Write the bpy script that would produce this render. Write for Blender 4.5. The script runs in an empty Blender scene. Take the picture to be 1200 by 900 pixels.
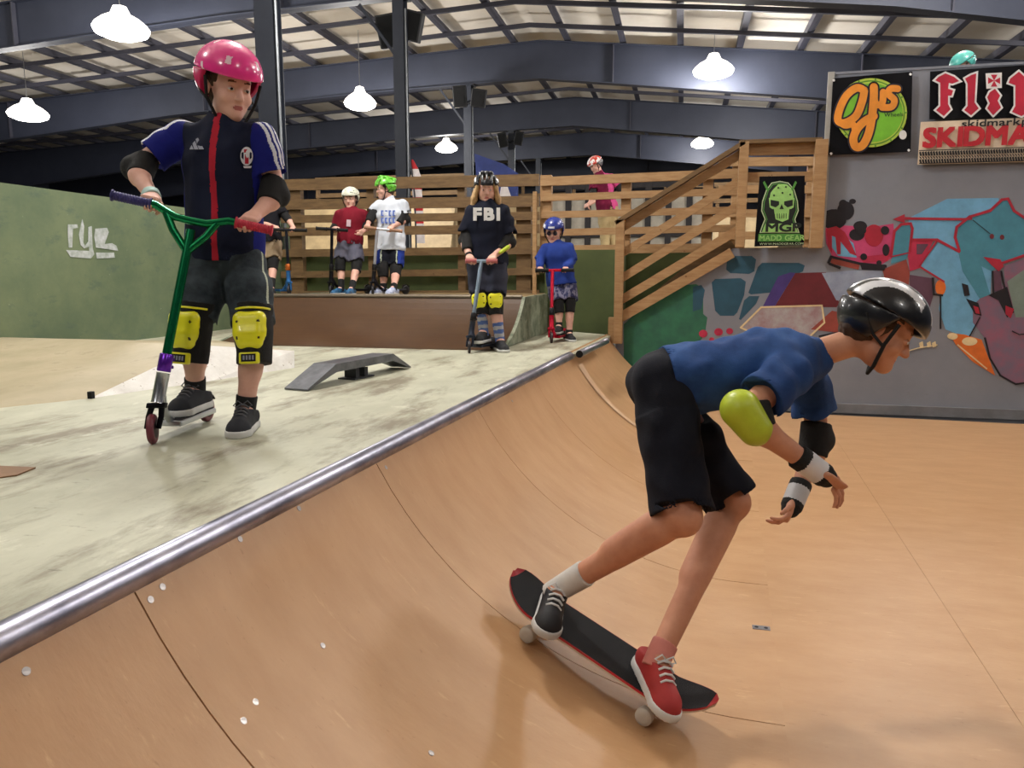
import bpy, bmesh, math, random
import numpy as np
from mathutils import Vector, Matrix
random.seed(7)
C = bpy.context.scene.collection
sc = bpy.context.scene
A3 = lambda *v: np.array(v, dtype=float)
def nz(v):
    v = np.array(v, dtype=float); return v/max(1e-9, np.linalg.norm(v))
# ------------------------------------------------------------ camera (measured from the photo's vanishing points)
FPX = 870.0; TH = math.atan(127/FPX)
PSI = math.atan(200/FPX/(math.cos(TH)+127/FPX*math.sin(TH)))
CF = A3(-math.sin(PSI)*math.cos(TH), math.cos(PSI)*math.cos(TH), -math.sin(TH))
CR = A3(math.cos(PSI), math.sin(PSI), 0); CU = np.cross(CR, CF); CC = A3(0, 0, .6)
CA = A3(-math.sin(PSI), math.cos(PSI), 0); UP = A3(0, 0, 1)
def V(r, a, u): return CR*r + CA*a + UP*u          # right, away, up
def ray(x, y): return CF + (x-600)/FPX*CR + (450-y)/FPX*CU
def at(x, y, d): return CC + ray(x, y)*d
def onz(x, y, z=0.0):
    r = ray(x, y); return CC + r*((z-.6)/r[2])
def ony(x, y, Y):
    r = ray(x, y); return CC + r*(Y/r[1])
cam = bpy.data.cameras.new('camera'); camo = bpy.data.objects.new('camera', cam); C.objects.link(camo)
cam.sensor_width = 36; cam.lens = FPX/1200*36; cam.clip_end = 200; cam.clip_start = .02
camo.location = CC; camo.rotation_euler = (math.pi/2-TH, 0, PSI); sc.camera = camo
# ------------------------------------------------------------ materials
MC = {}
def mat(name, col, rough=.6, metal=0, emis=None, estr=0, n=None, bump=0, bscale=60, coat=0, stretch=(1,1,1), col2=None, scale=4, detail=6, contrast=(.35,.65), spec=None, coords='Object', trans=0):
    if name in MC: return MC[name]
    m = bpy.data.materials.new(name); m.use_nodes = True; nt = m.node_tree; b = nt.nodes['Principled BSDF']
    c = [ (x/255)**2.2 for x in col ] + [1]
    b.inputs['Base Color'].default_value = c; b.inputs['Roughness'].default_value = rough; b.inputs['Metallic'].default_value = metal
    if coat: b.inputs['Coat Weight'].default_value = coat
    if spec is not None: b.inputs['Specular IOR Level'].default_value = spec
    if trans: b.inputs['Transmission Weight'].default_value = trans
    if emis: b.inputs['Emission Color'].default_value = [ (x/255)**2.2 for x in emis ]+[1]; b.inputs['Emission Strength'].default_value = estr
    tc = nt.nodes.new('ShaderNodeTexCoord'); mp = nt.nodes.new('ShaderNodeMapping'); mp.inputs['Scale'].default_value = stretch
    nt.links.new(tc.outputs[coords], mp.inputs[0])
    if col2 is None: col2 = tuple(x*.86 for x in col)
    c2 = [ (x/255)**2.2 for x in col2 ] + [1]
    tx = nt.nodes.new('ShaderNodeTexNoise'); tx.inputs['Scale'].default_value = scale; tx.inputs['Detail'].default_value = detail; tx.inputs['Roughness'].default_value=.65
    nt.links.new(mp.outputs[0], tx.inputs['Vector'])
    rp = nt.nodes.new('ShaderNodeValToRGB'); rp.color_ramp.elements[0].position = contrast[0]; rp.color_ramp.elements[1].position = contrast[1]
    rp.color_ramp.elements[0].color = c2; rp.color_ramp.elements[1].color = c
    nt.links.new(tx.outputs['Fac'], rp.inputs[0]); nt.links.new(rp.outputs[0], b.inputs['Base Color'])
    if bump:
        t2 = nt.nodes.new('ShaderNodeTexNoise'); t2.inputs['Scale'].default_value = bscale; t2.inputs['Detail'].default_value = 3
        nt.links.new(mp.outputs[0], t2.inputs['Vector'])
        bp = nt.nodes.new('ShaderNodeBump'); bp.inputs['Strength'].default_value = bump; bp.inputs['Distance'].default_value = .01
        nt.links.new(t2.outputs['Fac'], bp.inputs['Height']); nt.links.new(bp.outputs[0], b.inputs['Normal'])
    m['nt'] = 1; MC[name] = m; return m
def overlay(m, col, scale, stretch=(1,1,1), lo=.6, hi=.7, detail=5, amt=1.0, seed=0.0):
    """mix a second stain colour over a material"""
    nt = m.node_tree; b = nt.nodes['Principled BSDF']; src = b.inputs['Base Color'].links[0].from_socket
    tc = nt.nodes.new('ShaderNodeTexCoord'); mp = nt.nodes.new('ShaderNodeMapping'); mp.inputs['Scale'].default_value = stretch; mp.inputs['Location'].default_value = (seed, seed*1.7, seed*.3)
    tx = nt.nodes.new('ShaderNodeTexNoise'); tx.inputs['Scale'].default_value = scale; tx.inputs['Detail'].default_value = detail; tx.inputs['Roughness'].default_value=.7
    rp = nt.nodes.new('ShaderNodeMapRange'); rp.inputs[1].default_value = lo; rp.inputs[2].default_value = hi; rp.inputs[4].default_value = amt
    mx = nt.nodes.new('ShaderNodeMix'); mx.data_type = 'RGBA'
    nt.links.new(tc.outputs['Object'], mp.inputs[0]); nt.links.new(mp.outputs[0], tx.inputs['Vector']); nt.links.new(tx.outputs['Fac'], rp.inputs[0])
    nt.links.new(rp.outputs[0], mx.inputs[0]); nt.links.new(src, mx.inputs[6]); mx.inputs[7].default_value = [ (x/255)**2.2 for x in col ]+[1]
    nt.links.new(mx.outputs[2], b.inputs['Base Color']); return m
# ------------------------------------------------------------ object helpers
def empty(name, loc=(0,0,0)):
    o = bpy.data.objects.new(name, None); C.objects.link(o); o.location = loc; o.empty_display_size = .1; return o
def tag(o, label=None, cat=None, group=None, kind=None):
    if label: o['label'] = label
    if cat: o['category'] = cat
    if group: o['group'] = group
    if kind: o['kind'] = kind
    return o
def link(name, me, mats, parent=None, smooth=False, loc=None):
    """vertices are world coordinates; the origin moves to loc (or the parent's place)"""
    if not isinstance(mats, (list, tuple)): mats = [mats]
    for m in mats: me.materials.append(m)
    if smooth: me.polygons.foreach_set('use_smooth', [True]*len(me.polygons))
    o = bpy.data.objects.new(name, me); C.objects.link(o)
    if parent is not None:
        w = A3(0,0,0); p = parent
        while p is not None: w = w + np.array(p.location); p = p.parent
        me.transform(Matrix.Translation(Vector(-w))); o.parent = parent
    else:
        if loc is None:
            n = len(me.vertices); co = np.empty(n*3); me.vertices.foreach_get('co', co); co = co.reshape(-1,3)
            loc = (co[:,0].mean(), co[:,1].mean(), co[:,2].min())
        me.transform(Matrix.Translation(-Vector(loc))); o.location = Vector(loc)
    return o
class MB:
    def __init__(s): s.v = []; s.f = []; s.mi = []
    def add(s, vs, fs, mi=0):
        b = len(s.v); s.v += [tuple(float(c) for c in v) for v in vs]; s.f += [tuple(b+i for i in f) for f in fs]; s.mi += [mi]*len(fs); return s
    def box(s, c, h, ax=None, mi=0, bev=0):
        c = np.array(c, float); ax = np.eye(3) if ax is None else np.array(ax)
        if bev > 0:
            bm = bmesh.new(); bmesh.ops.create_cube(bm, size=2)
            for v in bm.verts: v.co = Vector((v.co.x*h[0], v.co.y*h[1], v.co.z*h[2]))
            bmesh.ops.bevel(bm, geom=bm.edges[:], offset=bev, segments=2, affect='EDGES', profile=.5)
            vs = [c + ax[0]*v.co.x + ax[1]*v.co.y + ax[2]*v.co.z for v in bm.verts]; bm.verts.index_update()
            s.add(vs, [[v.index for v in f.verts] for f in bm.faces], mi); bm.free(); return s
        vs = [c + ax[0]*h[0]*i + ax[1]*h[1]*j + ax[2]*h[2]*k for i in (-1,1) for j in (-1,1) for k in (-1,1)]
        return s.add(vs, [(0,1,3,2),(4,6,7,5),(0,4,5,1),(2,3,7,6),(0,2,6,4),(1,5,7,3)], mi)
    def bar(s, a, b, w, t, up=UP, mi=0, bev=0):
        """beam from a to b, w across, t along 'up'"""
        a = np.array(a,float); b = np.array(b,float); d = nz(b-a); sd = nz(np.cross(d, up)); u = np.cross(sd, d)
        return s.box((a+b)/2, (np.linalg.norm(b-a)/2, w/2, t/2), (d, sd, u), mi, bev)
    def tube(s, pts, r, n=12, mi=0, cap=True):
        pts = [np.array(p,float) for p in pts]; m = len(pts); rs = r if isinstance(r,(list,tuple)) else [r]*m
        vs = []; prev = None
        for i,p in enumerate(pts):
            d = nz(pts[min(i+1,m-1)]-pts[max(i-1,0)])
            if prev is None: prev = nz(np.cross(d, A3(.3,.2,1) if abs(d[2])<.9 else A3(1,.1,0)))
            e = nz(prev - d*(prev@d)); g = np.cross(d, e); prev = e
            vs += [p + (e*math.cos(2*math.pi*k/n) + g*math.sin(2*math.pi*k/n))*rs[i] for k in range(n)]
        fs = [(i*n+k, i*n+(k+1)%n, (i+1)*n+(k+1)%n, (i+1)*n+k) for i in range(m-1) for k in range(n)]
        if cap: fs += [tuple(range(n-1,-1,-1)), tuple(range((m-1)*n, m*n))]
        return s.add(vs, fs, mi)
    def lathe(s, c, ax, prof, n=24, mi=0):
        """prof: (distance along axis, radius)"""
        c = np.array(c,float); ax = nz(ax); return s.tube([c+ax*h for h,_ in prof], [max(r,1e-4) for _,r in prof], n, mi)
    def prism(s, poly, off, mi=0):
        """extrude the polygon (3-D points) by vector off"""
        n = len(poly); off = np.array(off,float); vs = [np.array(p,float) for p in poly] + [np.array(p,float)+off for p in poly]
        return s.add(vs, [tuple(range(n))[::-1], tuple(range(n,2*n))] + [(i,(i+1)%n,n+(i+1)%n,n+i) for i in range(n)], mi)
    def build(s, name, mats, parent=None, smooth=False, loc=None):
        me = bpy.data.meshes.new(name); me.from_pydata(s.v, [], s.f); me.polygons.foreach_set('material_index', s.mi)
        bm = bmesh.new(); bm.from_mesh(me); bmesh.ops.recalc_face_normals(bm, faces=bm.faces[:])
        if smooth:
            for e in bm.edges:
                if len(e.link_faces) == 2 and e.calc_face_angle(0) > .7: e.smooth = False
        bm.to_mesh(me); bm.free(); return link(name, me, mats, parent, smooth, loc)
def text_mb(mb, txt, org, rx, uy, size, mi=0, thick=.002, bold=0.0, align='LEFT', width=None, gap=.1):
    """mesh lettering, one glyph at a time: org lower left, rx right, uy up (unit vectors)"""
    G = []; x = 0; nrm = np.cross(rx, uy)
    for ch in txt:
        if ch == ' ': x += size*.35; continue
        cu = bpy.data.curves.new('t', 'FONT'); cu.body = ch; cu.size = size; cu.resolution_u = 3
        o = bpy.data.objects.new('t', cu); C.objects.link(o); bpy.context.view_layer.update()
        me = bpy.data.meshes.new_from_object(o.evaluated_get(bpy.context.evaluated_depsgraph_get())); bpy.data.objects.remove(o)
        co = [(v.co.x, v.co.y) for v in me.vertices]; x0 = min(c[0] for c in co); x1 = max(c[0] for c in co)
        G.append(([(a-x0+x, b) for a, b in co], [tuple(q.vertices) for q in me.polygons])); x += x1-x0+size*gap; bpy.data.meshes.remove(me)
    tot = x-size*gap; sx = width/tot if width else 1; off = -tot*sx/2 if align == 'CENTER' else 0
    for n, (co, fs) in enumerate(G):
        for j, (dx, dy) in enumerate([(0,0)] if not bold else [(i*bold, q*bold) for i in (-1,0,1) for q in (-1,0,1)]):
            mb.add([org + rx*(a*sx+off+dx) + uy*(b+dy) + nrm*(thick+.00002*(j+9*n)) for a, b in co], fs, mi)
# ------------------------------------------------------------ implicit surfaces (surface nets) for bodies and clothes
def rc(a, b, ra, rb, n=None, s=1.0):
    a = np.array(a,float); b = np.array(b,float); ab = b-a; L2 = max(ab@ab, 1e-9)
    def f(x,y,z):
        px,py,pz = x-a[0],y-a[1],z-a[2]; t = np.clip((px*ab[0]+py*ab[1]+pz*ab[2])/L2,0,1)
        px,py,pz = px-t*ab[0],py-t*ab[1],pz-t*ab[2]; q = px*px+py*py+pz*pz
        if n is not None: c = px*n[0]+py*n[1]+pz*n[2]; q = q+(s*s-1)*c*c
        return np.sqrt(q)-(ra+t*(rb-ra))
    m = max(ra,rb)*(1 if s>=1 else 1/s); return f, np.minimum(a,b)-m, np.maximum(a,b)+m
def cyl(a, b, ra, rb, n=None, s=1.0):
    a = np.array(a,float); b = np.array(b,float); ab = b-a; L = np.linalg.norm(ab); u = ab/L
    def f(x,y,z):
        px,py,pz = x-a[0],y-a[1],z-a[2]; t = px*u[0]+py*u[1]+pz*u[2]
        px,py,pz = px-t*u[0],py-t*u[1],pz-t*u[2]; q = px*px+py*py+pz*pz
        if n is not None: c = px*n[0]+py*n[1]+pz*n[2]; q = q+(s*s-1)*c*c
        return np.maximum(np.sqrt(q)-(ra+np.clip(t/L,-.3,1.3)*(rb-ra)), np.maximum(-t, t-L))
    m = max(ra,rb)*(1 if s>=1 else 1/s)*1.1; return f, np.minimum(a,b)-m, np.maximum(a,b)+m
def ell(c, r, ax=None):
    c = np.array(c,float); ax = np.eye(3) if ax is None else np.array(ax)
    def f(x,y,z):
        px,py,pz = x-c[0],y-c[1],z-c[2]; u = [ (px*ax[i][0]+py*ax[i][1]+pz*ax[i][2])/r[i] for i in range(3) ]
        k0 = np.sqrt(u[0]**2+u[1]**2+u[2]**2); k1 = np.sqrt((u[0]/r[0])**2+(u[1]/r[1])**2+(u[2]/r[2])**2)+1e-6
        return k0*(k0-1)/k1
    m = max(r); return f, c-m, c+m
def rbox(c, h, ax=None, r=.01):
    c = np.array(c,float); ax = np.eye(3) if ax is None else np.array(ax)
    def f(x,y,z):
        px,py,pz = x-c[0],y-c[1],z-c[2]; q = [ np.abs(px*ax[i][0]+py*ax[i][1]+pz*ax[i][2])-(h[i]-r) for i in range(3) ]
        o = np.sqrt(sum(np.maximum(v,0)**2 for v in q)); return o+np.minimum(np.maximum(q[0],np.maximum(q[1],q[2])),0)-r
    m = math.sqrt(sum(v*v for v in h)); return f, c-m, c+m
class Sdf:
    def __init__(s, h): s.h = h; s.ops = []
    def add(s, p, k=.012): s.ops.append(('+', p, k)); return s
    def sub(s, p, k=.004): s.ops.append(('-', p, k)); return s
    def cut(s, o, n):       # keep the side where (p-o).n < 0
        o = np.array(o,float); n = nz(n); s.ops.append(('c', (lambda x,y,z: (x-o[0])*n[0]+(y-o[1])*n[1]+(z-o[2])*n[2], None, None), 0)); return s
    def warp(s, amp, fr, seed=0): s.ops.append(('w', (amp, fr, seed), 0)); return s
    def mesh(s):
        lo = np.min([p[1] for o,p,k in s.ops if o=='+'],0)-.03; hi = np.max([p[2] for o,p,k in s.ops if o=='+'],0)+.03
        h = s.h; n = np.ceil((hi-lo)/h).astype(int)+2; F = np.full(n, .2, np.float32)
        ax = [ (lo[i]+h*np.arange(n[i])).astype(np.float32) for i in range(3) ]
        for o,p,k in s.ops:
            if o == 'w':
                amp, fr, sd = p; x,y,z = ax[0][:,None,None],ax[1][None,:,None],ax[2][None,None,:]
                w = 0
                rg = np.random.RandomState(sd+3)
                for j in range(5):
                    d = rg.normal(size=3); d /= np.linalg.norm(d); d2 = rg.normal(size=3)*fr*.5; ph = rg.uniform(0,6,2)
                    w = w + np.sin((x*d[0]+y*d[1]+z*d[2])*fr*(.7+.35*j)+ph[0]+1.3*np.sin(x*d2[0]+y*d2[1]+z*d2[2]+ph[1]))
                F += (amp*w/2.2).astype(np.float32); continue
            if p[1] is None: sl = tuple(slice(0,n[i]) for i in range(3))
            else:
                mg = k+3*h+.01
                a = np.clip(((p[1]-mg-lo)/h).astype(int),0,n); b = np.clip(((p[2]+mg-lo)/h).astype(int)+1,0,n)
                if (b-a).min()<=0: continue
                sl = tuple(slice(a[i],b[i]) for i in range(3))
            g = p[0](ax[0][sl[0]][:,None,None], ax[1][sl[1]][None,:,None], ax[2][sl[2]][None,None,:])
            c = F[sl]
            if o == '+':
                hh = np.maximum(k-np.abs(c-g),0)/max(k,1e-6); F[sl] = np.minimum(c,g)-hh*hh*k*.25
            elif o == '-':
                g = -g; hh = np.maximum(k-np.abs(c-g),0)/max(k,1e-6); F[sl] = np.maximum(c,g)+hh*hh*k*.25
            else: F[sl] = np.maximum(c,g)
        F[0]=F[-1]=.2; F[:,0]=F[:,-1]=.2; F[:,:,0]=F[:,:,-1]=.2
        I = F<0; m = n-1
        cnt = np.zeros(m, np.int8)
        for i in (0,1):
            for j in (0,1):
                for l in (0,1): cnt += I[i:i+m[0],j:j+m[1],l:l+m[2]]
        act = np.argwhere((cnt>0)&(cnt<8)); idx = np.full(m,-1,np.int32); idx[tuple(act.T)] = np.arange(len(act))
        S = np.zeros((len(act),3)); N = np.zeros(len(act))
        cs = [A for A in np.ndindex(2,2,2)]
        vals = {c: F[act[:,0]+c[0],act[:,1]+c[1],act[:,2]+c[2]] for c in cs}
        for c in cs:
            for d in range(3):
                if c[d]==0:
                    e = list(c); e[d]=1; e = tuple(e); va,vb = vals[c],vals[e]; mk = (va<0)!=(vb<0)
                    t = va/np.where(mk,va-vb,1); P = np.tile(np.array(c,float),(len(act),1)); P[:,d]=t
                    S[mk]+=P[mk]; N[mk]+=1
        co = lo+(act+S/N[:,None])*h; faces = []
        for d in range(3):
            a1,a2 = (d+1)%3,(d+2)%3; sl0=[slice(None)]*3; sl1=[slice(None)]*3; sl0[d]=slice(0,-1); sl1[d]=slice(1,None)
            ch = I[tuple(sl0)]!=I[tuple(sl1)]; e = np.argwhere(ch); ins = I[e[:,0],e[:,1],e[:,2]]
            q = []
            for (u,v) in ((0,0),(-1,0),(-1,-1),(0,-1)):
                t = e.copy(); t[:,a1]+=u; t[:,a2]+=v; q.append(idx[t[:,0],t[:,1],t[:,2]])
            q = np.stack(q,1); q[~ins] = q[~ins][:,::-1]; faces.append(q)
        return co, np.concatenate(faces)
    def build(s, name, mats, parent=None, pick=None, label=None):
        co, fa = s.mesh(); me = bpy.data.meshes.new(name)
        me.vertices.add(len(co)); me.vertices.foreach_set('co', co.astype(np.float32).ravel())
        me.loops.add(fa.size); me.loops.foreach_set('vertex_index', fa.ravel().astype(np.int32))
        me.polygons.add(len(fa)); me.polygons.foreach_set('loop_start', (np.arange(len(fa))*4).astype(np.int32))
        if pick is not None: me.polygons.foreach_set('material_index', pick(co[fa].mean(1)).astype(np.int32))
        me.update(calc_edges=True); me.validate()
        o = link(name, me, mats, parent, True)
        if label: o['label'] = label
        return o
# ------------------------------------------------------------ people
SKIN = mat('skin', (226,180,162), .55, col2=(212,160,144), scale=9, spec=.3)
SKIN2 = mat('skin_tan', (205,150,122), .55, col2=(188,130,104), scale=9, spec=.3)
LIP = mat('lips', (188,105,100), .5); BROW = mat('brow', (110,75,50), .8)
EYEW = mat('eye_white', (235,232,225), .2); IRIS = mat('iris', (50,40,35), .15)
BLACKP = mat('pad_fabric', (22,22,24), .85, bump=.4, bscale=300)
def cloth(name, col, col2=None, rough=.85, **kw): return mat(name, col, rough, col2=col2, bump=.25, bscale=400, spec=.2, **kw)
def hand(S, G, B, E, k, tdir, mode='grip', N=None):
    """five fingers closed on a bar of axis B through G (forearm comes from E); returns the wrist"""
    B = nz(B)
    if mode == 'grip':
        D = (G-E)*A3(1,1,.3); D = nz(D - B*(D@B)*.8); T = nz(tdir - D*(tdir@D)); N = np.cross(D, T)
        if N[2] < 0 and abs(N[2]) > .02: N = -N
        if abs(N[2]) <= .02: N = -N if N@CA > 0 else N
        curls = (35, 75, 60)
    else:
        D = nz(G-E); N = nz(N - D*(N@D)); T = nz(tdir-D*(tdir@D)); curls = mode
    q = .82*k
    base = G + N*.022*q - D*.012*q if mode == 'grip' else G + D*.03*q
    W = base - D*.088*q
    ax = (D, T, N)
    S.add(rbox(W+D*.052*q, (.044*q,.037*q,.0135*q), ax, .012*q), .02*q)
    S.add(rc(W-D*.01*q, W+D*.03*q, .023*q, .022*q, N, 1.35), .02*q)
    S.add(ell(W+D*.035*q+T*.022*q-N*.008*q, (.03*q,.018*q,.016*q), ax), .015*q)
    L = ((.036,.022,.017),(.041,.026,.019),(.038,.024,.018),(.03,.019,.015)); R = (.0088,.009,.0086,.0076)
    for i in range(4):
        p = W + D*(.088-.004*abs(i-1))*q + T*(.0285-.019*i)*q; a = math.radians(12); sp = T*(.05-.035*i)
        for j in range(3):
            a += math.radians(curls[j]*(1+.05*i)); d = nz(D*math.cos(a)-N*math.sin(a)+(sp if mode != 'grip' else 0)); e = p+d*L[i][j]*q
            S.add(rc(p, e, R[i]*q*(1-.07*j), R[i]*q*(.93-.07*j)), .004*q); p = e
    t0 = W + D*.03*q + T*.028*q - N*.004*q
    if mode == 'grip': t1 = t0 + nz(D*.75+T*.55-N*.45)*.034*q; t2 = t1 + nz(D*.55-N*.8+T*.1)*.03*q; t3 = t2 + nz(-N*.7+D*.1-T*.55)*.022*q
    else: t1 = t0 + nz(D*.8+T*.6-N*.2)*.036*q; t2 = t1 + nz(D*.9+T*.2-N*.3)*.028*q; t3 = t2+nz(D-N*.5)*.02*q
    S.add(rc(t0,t1,.0125*q,.0105*q), .008*q); S.add(rc(t1,t2,.0105*q,.0095*q), .003*q); S.add(rc(t2,t3,.0095*q,.008*q), .003*q)
    return W
def headframe(p):
    F = nz(p['look']); U = p.get('hup', UP); R = nz(np.cross(F, U)); U = np.cross(R, F); return F, R, U
def make_person(p):
    k = p['k']; h = p['h']; hk = p.get('hk', k); root = empty('person', tuple(p.get('base', (p['pelvis'][0], p['pelvis'][1], p.get('z0',0)))))
    tag(root, p['label'], 'person'); p['root'] = root
    S = Sdf(h); H = p['head']; F, R, U = headframe(p)
    L = nz(p['sB']-p['sA']); Sp = p['neck']-p['pelvis']; ln = np.linalg.norm(Sp); Sp = nz(Sp); L = nz(L-Sp*(L@Sp)); Fo = np.cross(L, Sp)*(-1 if not p.get('back') else 1)
    if p.get('fwd') is not None and Fo@p['fwd'] < 0: Fo = -Fo
    if (p.get('fwd') is None) and not p.get('back') and Fo@CA > 0: Fo = -Fo
    p['fr'] = (L, Fo, Sp, ln); g = p.get('girth', 1)*k
    def T(t, f=0): return p['pelvis'] + Sp*ln*t + Fo*f*g
    fr = (L, Fo, Sp)
    S.add(ell(T(.04), (.125*g,.09*g,.10*g), fr), .03*k); S.add(ell(T(.38), (.108*g,.078*g,.15*g), fr), .06*k)
    S.add(ell(T(.68,.005), (.125*g,.088*g,.15*g), fr), .06*k)
    for s, e in (('sA','eA'),('sB','eB')):
        S.add(rc(T(.86), p[s], .046*g, .045*g), .03*k); S.add(rc(p[s], p[e], .042*g, .033*g), .02*k)
    S.add(rc(T(.9), H-U*.045*hk-F*.02*hk, .045*k, .043*k), .03*k)
    # head
    def hp(f,r,u): return H + F*f*hk + R*r*hk + U*u*hk
    fx = (F, R, U)
    S.add(ell(hp(-.012,0,.03), (.092*hk,.074*hk,.082*hk), fx), .0)
    S.add(ell(hp(.03,0,-.03), (.056*hk,.056*hk,.078*hk), fx), .03*hk)
    S.add(rc(hp(.03,-.035,-.062), hp(.066,-.006,-.089), .02*hk, .019*hk), .02*hk); S.add(rc(hp(.03,.035,-.062), hp(.066,.006,-.089), .02*hk, .019*hk), .02*hk)
    S.add(rc(hp(.071,-.03,.018), hp(.071,.03,.018), .014*hk, .014*hk), .012*hk)
    for s in (-1,1):
        S.sub(ell(hp(.091,s*.029,-.004), (.014*hk,.017*hk,.011*hk), fx), .01*hk)
        S.add(ell(hp(.056,s*.04,-.035), (.02*hk,.02*hk,.02*hk), fx), .015*hk)
        S.add(ell(hp(-.006,s*.074,-.012), (.018*hk,.007*hk,.028*hk), fx), .005*hk)
        S.add(ell(hp(.078,s*.029,-.004), (.0105*hk,.013*hk,.0085*hk), fx), .001)
        S.add(rc(hp(.092,s*.009,-.035), hp(.09,s*.009,-.035), .0065*hk, .0065*hk), .004*hk)
    S.add(rc(hp(.082,0,.0), hp(.1,0,-.033), .008*hk, .0105*hk), .008*hk)
    S.add(rc(hp(.079,-.015,-.0605), hp(.079,.015,-.0605), .0062*hk, .0062*hk), .006*hk); S.add(rc(hp(.078,-.011,-.0685), hp(.078,.011,-.0685), .0066*hk, .0066*hk), .004*hk); S.sub(rc(hp(.088,-.017,-.0645), hp(.088,.017,-.0645), .0022*hk, .0022*hk), .002*hk)
    # arms
    for s in 'AB':
        if p.get('g'+s) is None: continue
        gp, bd, td = p['g'+s][:3]; md = p['g'+s][3] if len(p['g'+s])>3 else 'grip'; Nn = p['g'+s][4] if len(p['g'+s])>4 else None
        E = p['e'+s]; W = hand(S, gp, bd, E, p.get('handk', k), td, md, Nn); p['w'+s] = W
        M = E*.7+W*.3
        S.add(rc(E, M, .034*g, .035*g), .015*k); S.add(rc(M, W, .034*g, .022*g), .02*k)
    # legs
    for s, sg in (('A',-1),('B',1)):
        hip = p['pelvis'] + L*sg*.075*g - Sp*.02; p['h'+s] = hip; K = p['k'+s]; An = p['a'+s]; fd = nz(p['f'+s]); p['knf'+s] = kf = nz(np.array(p.get('kf'+s, fd*.6+Fo*.4)))
        S.add(rc(hip, K, .078*g, .05*g), .03*k)
        sh = nz(An-K); kf = nz(kf - sh*(kf@sh)); p['kn'+s] = kf
        S.add(ell(K+kf*.014*k, (.04*g,.04*g,.045*g)), .02*k)
        S.add(rc(K, An, .046*g, .031*g), .02*k); S.add(rc(K+(An-K)*.18-kf*.012*k, K+(An-K)*.5-kf*.014*k, .043*g, .036*g), .03*k)
        up = nz(p.get('u'+s, UP)); fd = nz(fd-up*(fd@up)); p['f'+s]=fd; p['u'+s]=up
        S.add(rc(An, An+fd*.1*k-up*.045*k, .032*k, .024*k), .02*k)
    skin = p.get('skin', SKIN)
    def pick(c):
        d = c-H; f = d@F/hk; r = np.abs(d@R)/hk; u = d@U/hk; m = np.zeros(len(c), int)
        m[(f>.078)&((r/.0185)**2+((u+.0645)/.0085)**2<1)] = 1
        m[(f>.062)&(r>.014)&(r<.042)&(np.abs(u-.022+(r-.026)**2*8)<.0028)] = 2
        ey = (((r-.029)/.0115)**2+((u+.004)/.0048)**2<1)&(f>.07); m[ey] = 3
        m[ey&(((r-.029)**2+(u+.004)**2)<.0048**2)] = 4
        return m
    S.build('body', [skin, LIP, p.get('brow',BROW), EYEW, IRIS], root, pick)
    return p
def tee(p, mats, sleeve=.55, hem=-.06, pick=None, loose=1.0, name='shirt', collar=True, long=False):
    L, Fo, Sp, ln = p['fr']; k = p['k']; g = p.get('girth',1)*k; S = Sdf(p['h'])
    def T(t, f=0): return p['pelvis'] + Sp*ln*t + Fo*f*g
    fr = (L, Fo, Sp); w = .013*loose
    S.add(ell(T(.68,.006), (.125*g+w,.09*g+w,.165*g), fr), .0)
    hemp = T(hem); sq = 1.42
    S.add(rc(T(.62,.004), hemp-Sp*.02, .122*g+w, .135*g+w*1.3, Fo, sq), .05*k)
    for s, e in (('sA','eA'),('sB','eB')):
        d = nz(p[e]-p[s]); le = np.linalg.norm(p[e]-p[s]); en = p[s]+d*le*sleeve
        S.add(rc(T(.87), p[s], .055*g, .055*g), .04*k)
        S.add(rc(p[s], p[s]+(en-p[s])*.5, .055*g, .053*g+w*.4), .02*k); S.add(cyl(p[s]+(en-p[s])*.3, en, .05*g+w*.3, .054*g+w*.6), .015*k)
        if not long: S.sub(cyl(en-d*.014, en+d*.05, .047*g+w*.6, .047*g+w*.6), .003)
        else:
            W = p['w'+s[1]]; W2 = W*.93+p[e]*.07
            S.add(rc(p[e], W2, .044*g+w*.4, .034*g+w*.3), .015*k)
    S.add(rc(T(.86), p['neck']+Sp*.012*k, .078*k, .053*k), .03*k)
    S.warp(.0035*k*loose, 38, 2)
    S.cut(hemp, -Sp); S.sub(rc(hemp-Sp*.03, hemp+Sp*.012*k, .13*g+w, .125*g+w, Fo, sq), .002)
    nd = nz(p['head']-p['neck']); S.sub(cyl(p['neck']+Sp*.018*k, p['neck']+nd*.1*k, .05*k, .056*k), .006)
    return S.build(name, mats, p['root'], pick)
def shorts(p, mats, leg=.85, wide=.03, pick=None, name='shorts', waist=.16, cutn=None):
    L, Fo, Sp, ln = p['fr']; k = p['k']; g = p.get('girth',1)*k; S = Sdf(p['h'])
    fr = (L, Fo, Sp); P = p['pelvis']
    S.add(ell(P+Sp*ln*.06, (.135*g,.103*g,.13*g), fr), .0)
    for s in 'AB':
        hip = p['h'+s]; K = p['k'+s]
        if leg <= 1: e = hip+(K-hip)*leg
        else: e = K
        d = nz(K-hip)
        S.add(rc(hip, hip+(e-hip)*.5, .086*g, .066*g+wide*.7), .03*k); S.add(cyl(hip+(e-hip)*.3, e, .07*g+wide*.4, .053*g+wide), .02*k)
        if leg <= 1: S.sub(cyl(e-d*.02, e+d*.06, .046*g+wide, .046*g+wide), .003)
        else:
            An = p['a'+s]; S.add(rc(K, K+(An-K)*.5, .052*g+wide, .05*g+wide*.8), .02*k); e2 = K+(An-K)*(leg-1); S.add(cyl(K+(An-K)*.4, e2, .05*g+wide*.8, .045*g+wide*.8), .01*k)
    S.warp(.0035*k, 34, 5)
    S.sub(cyl(P+Sp*ln*waist, P+Sp*(ln*waist+.22), .15, .15), .002); return S.build(name, mats, p['root'], pick)
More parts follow.
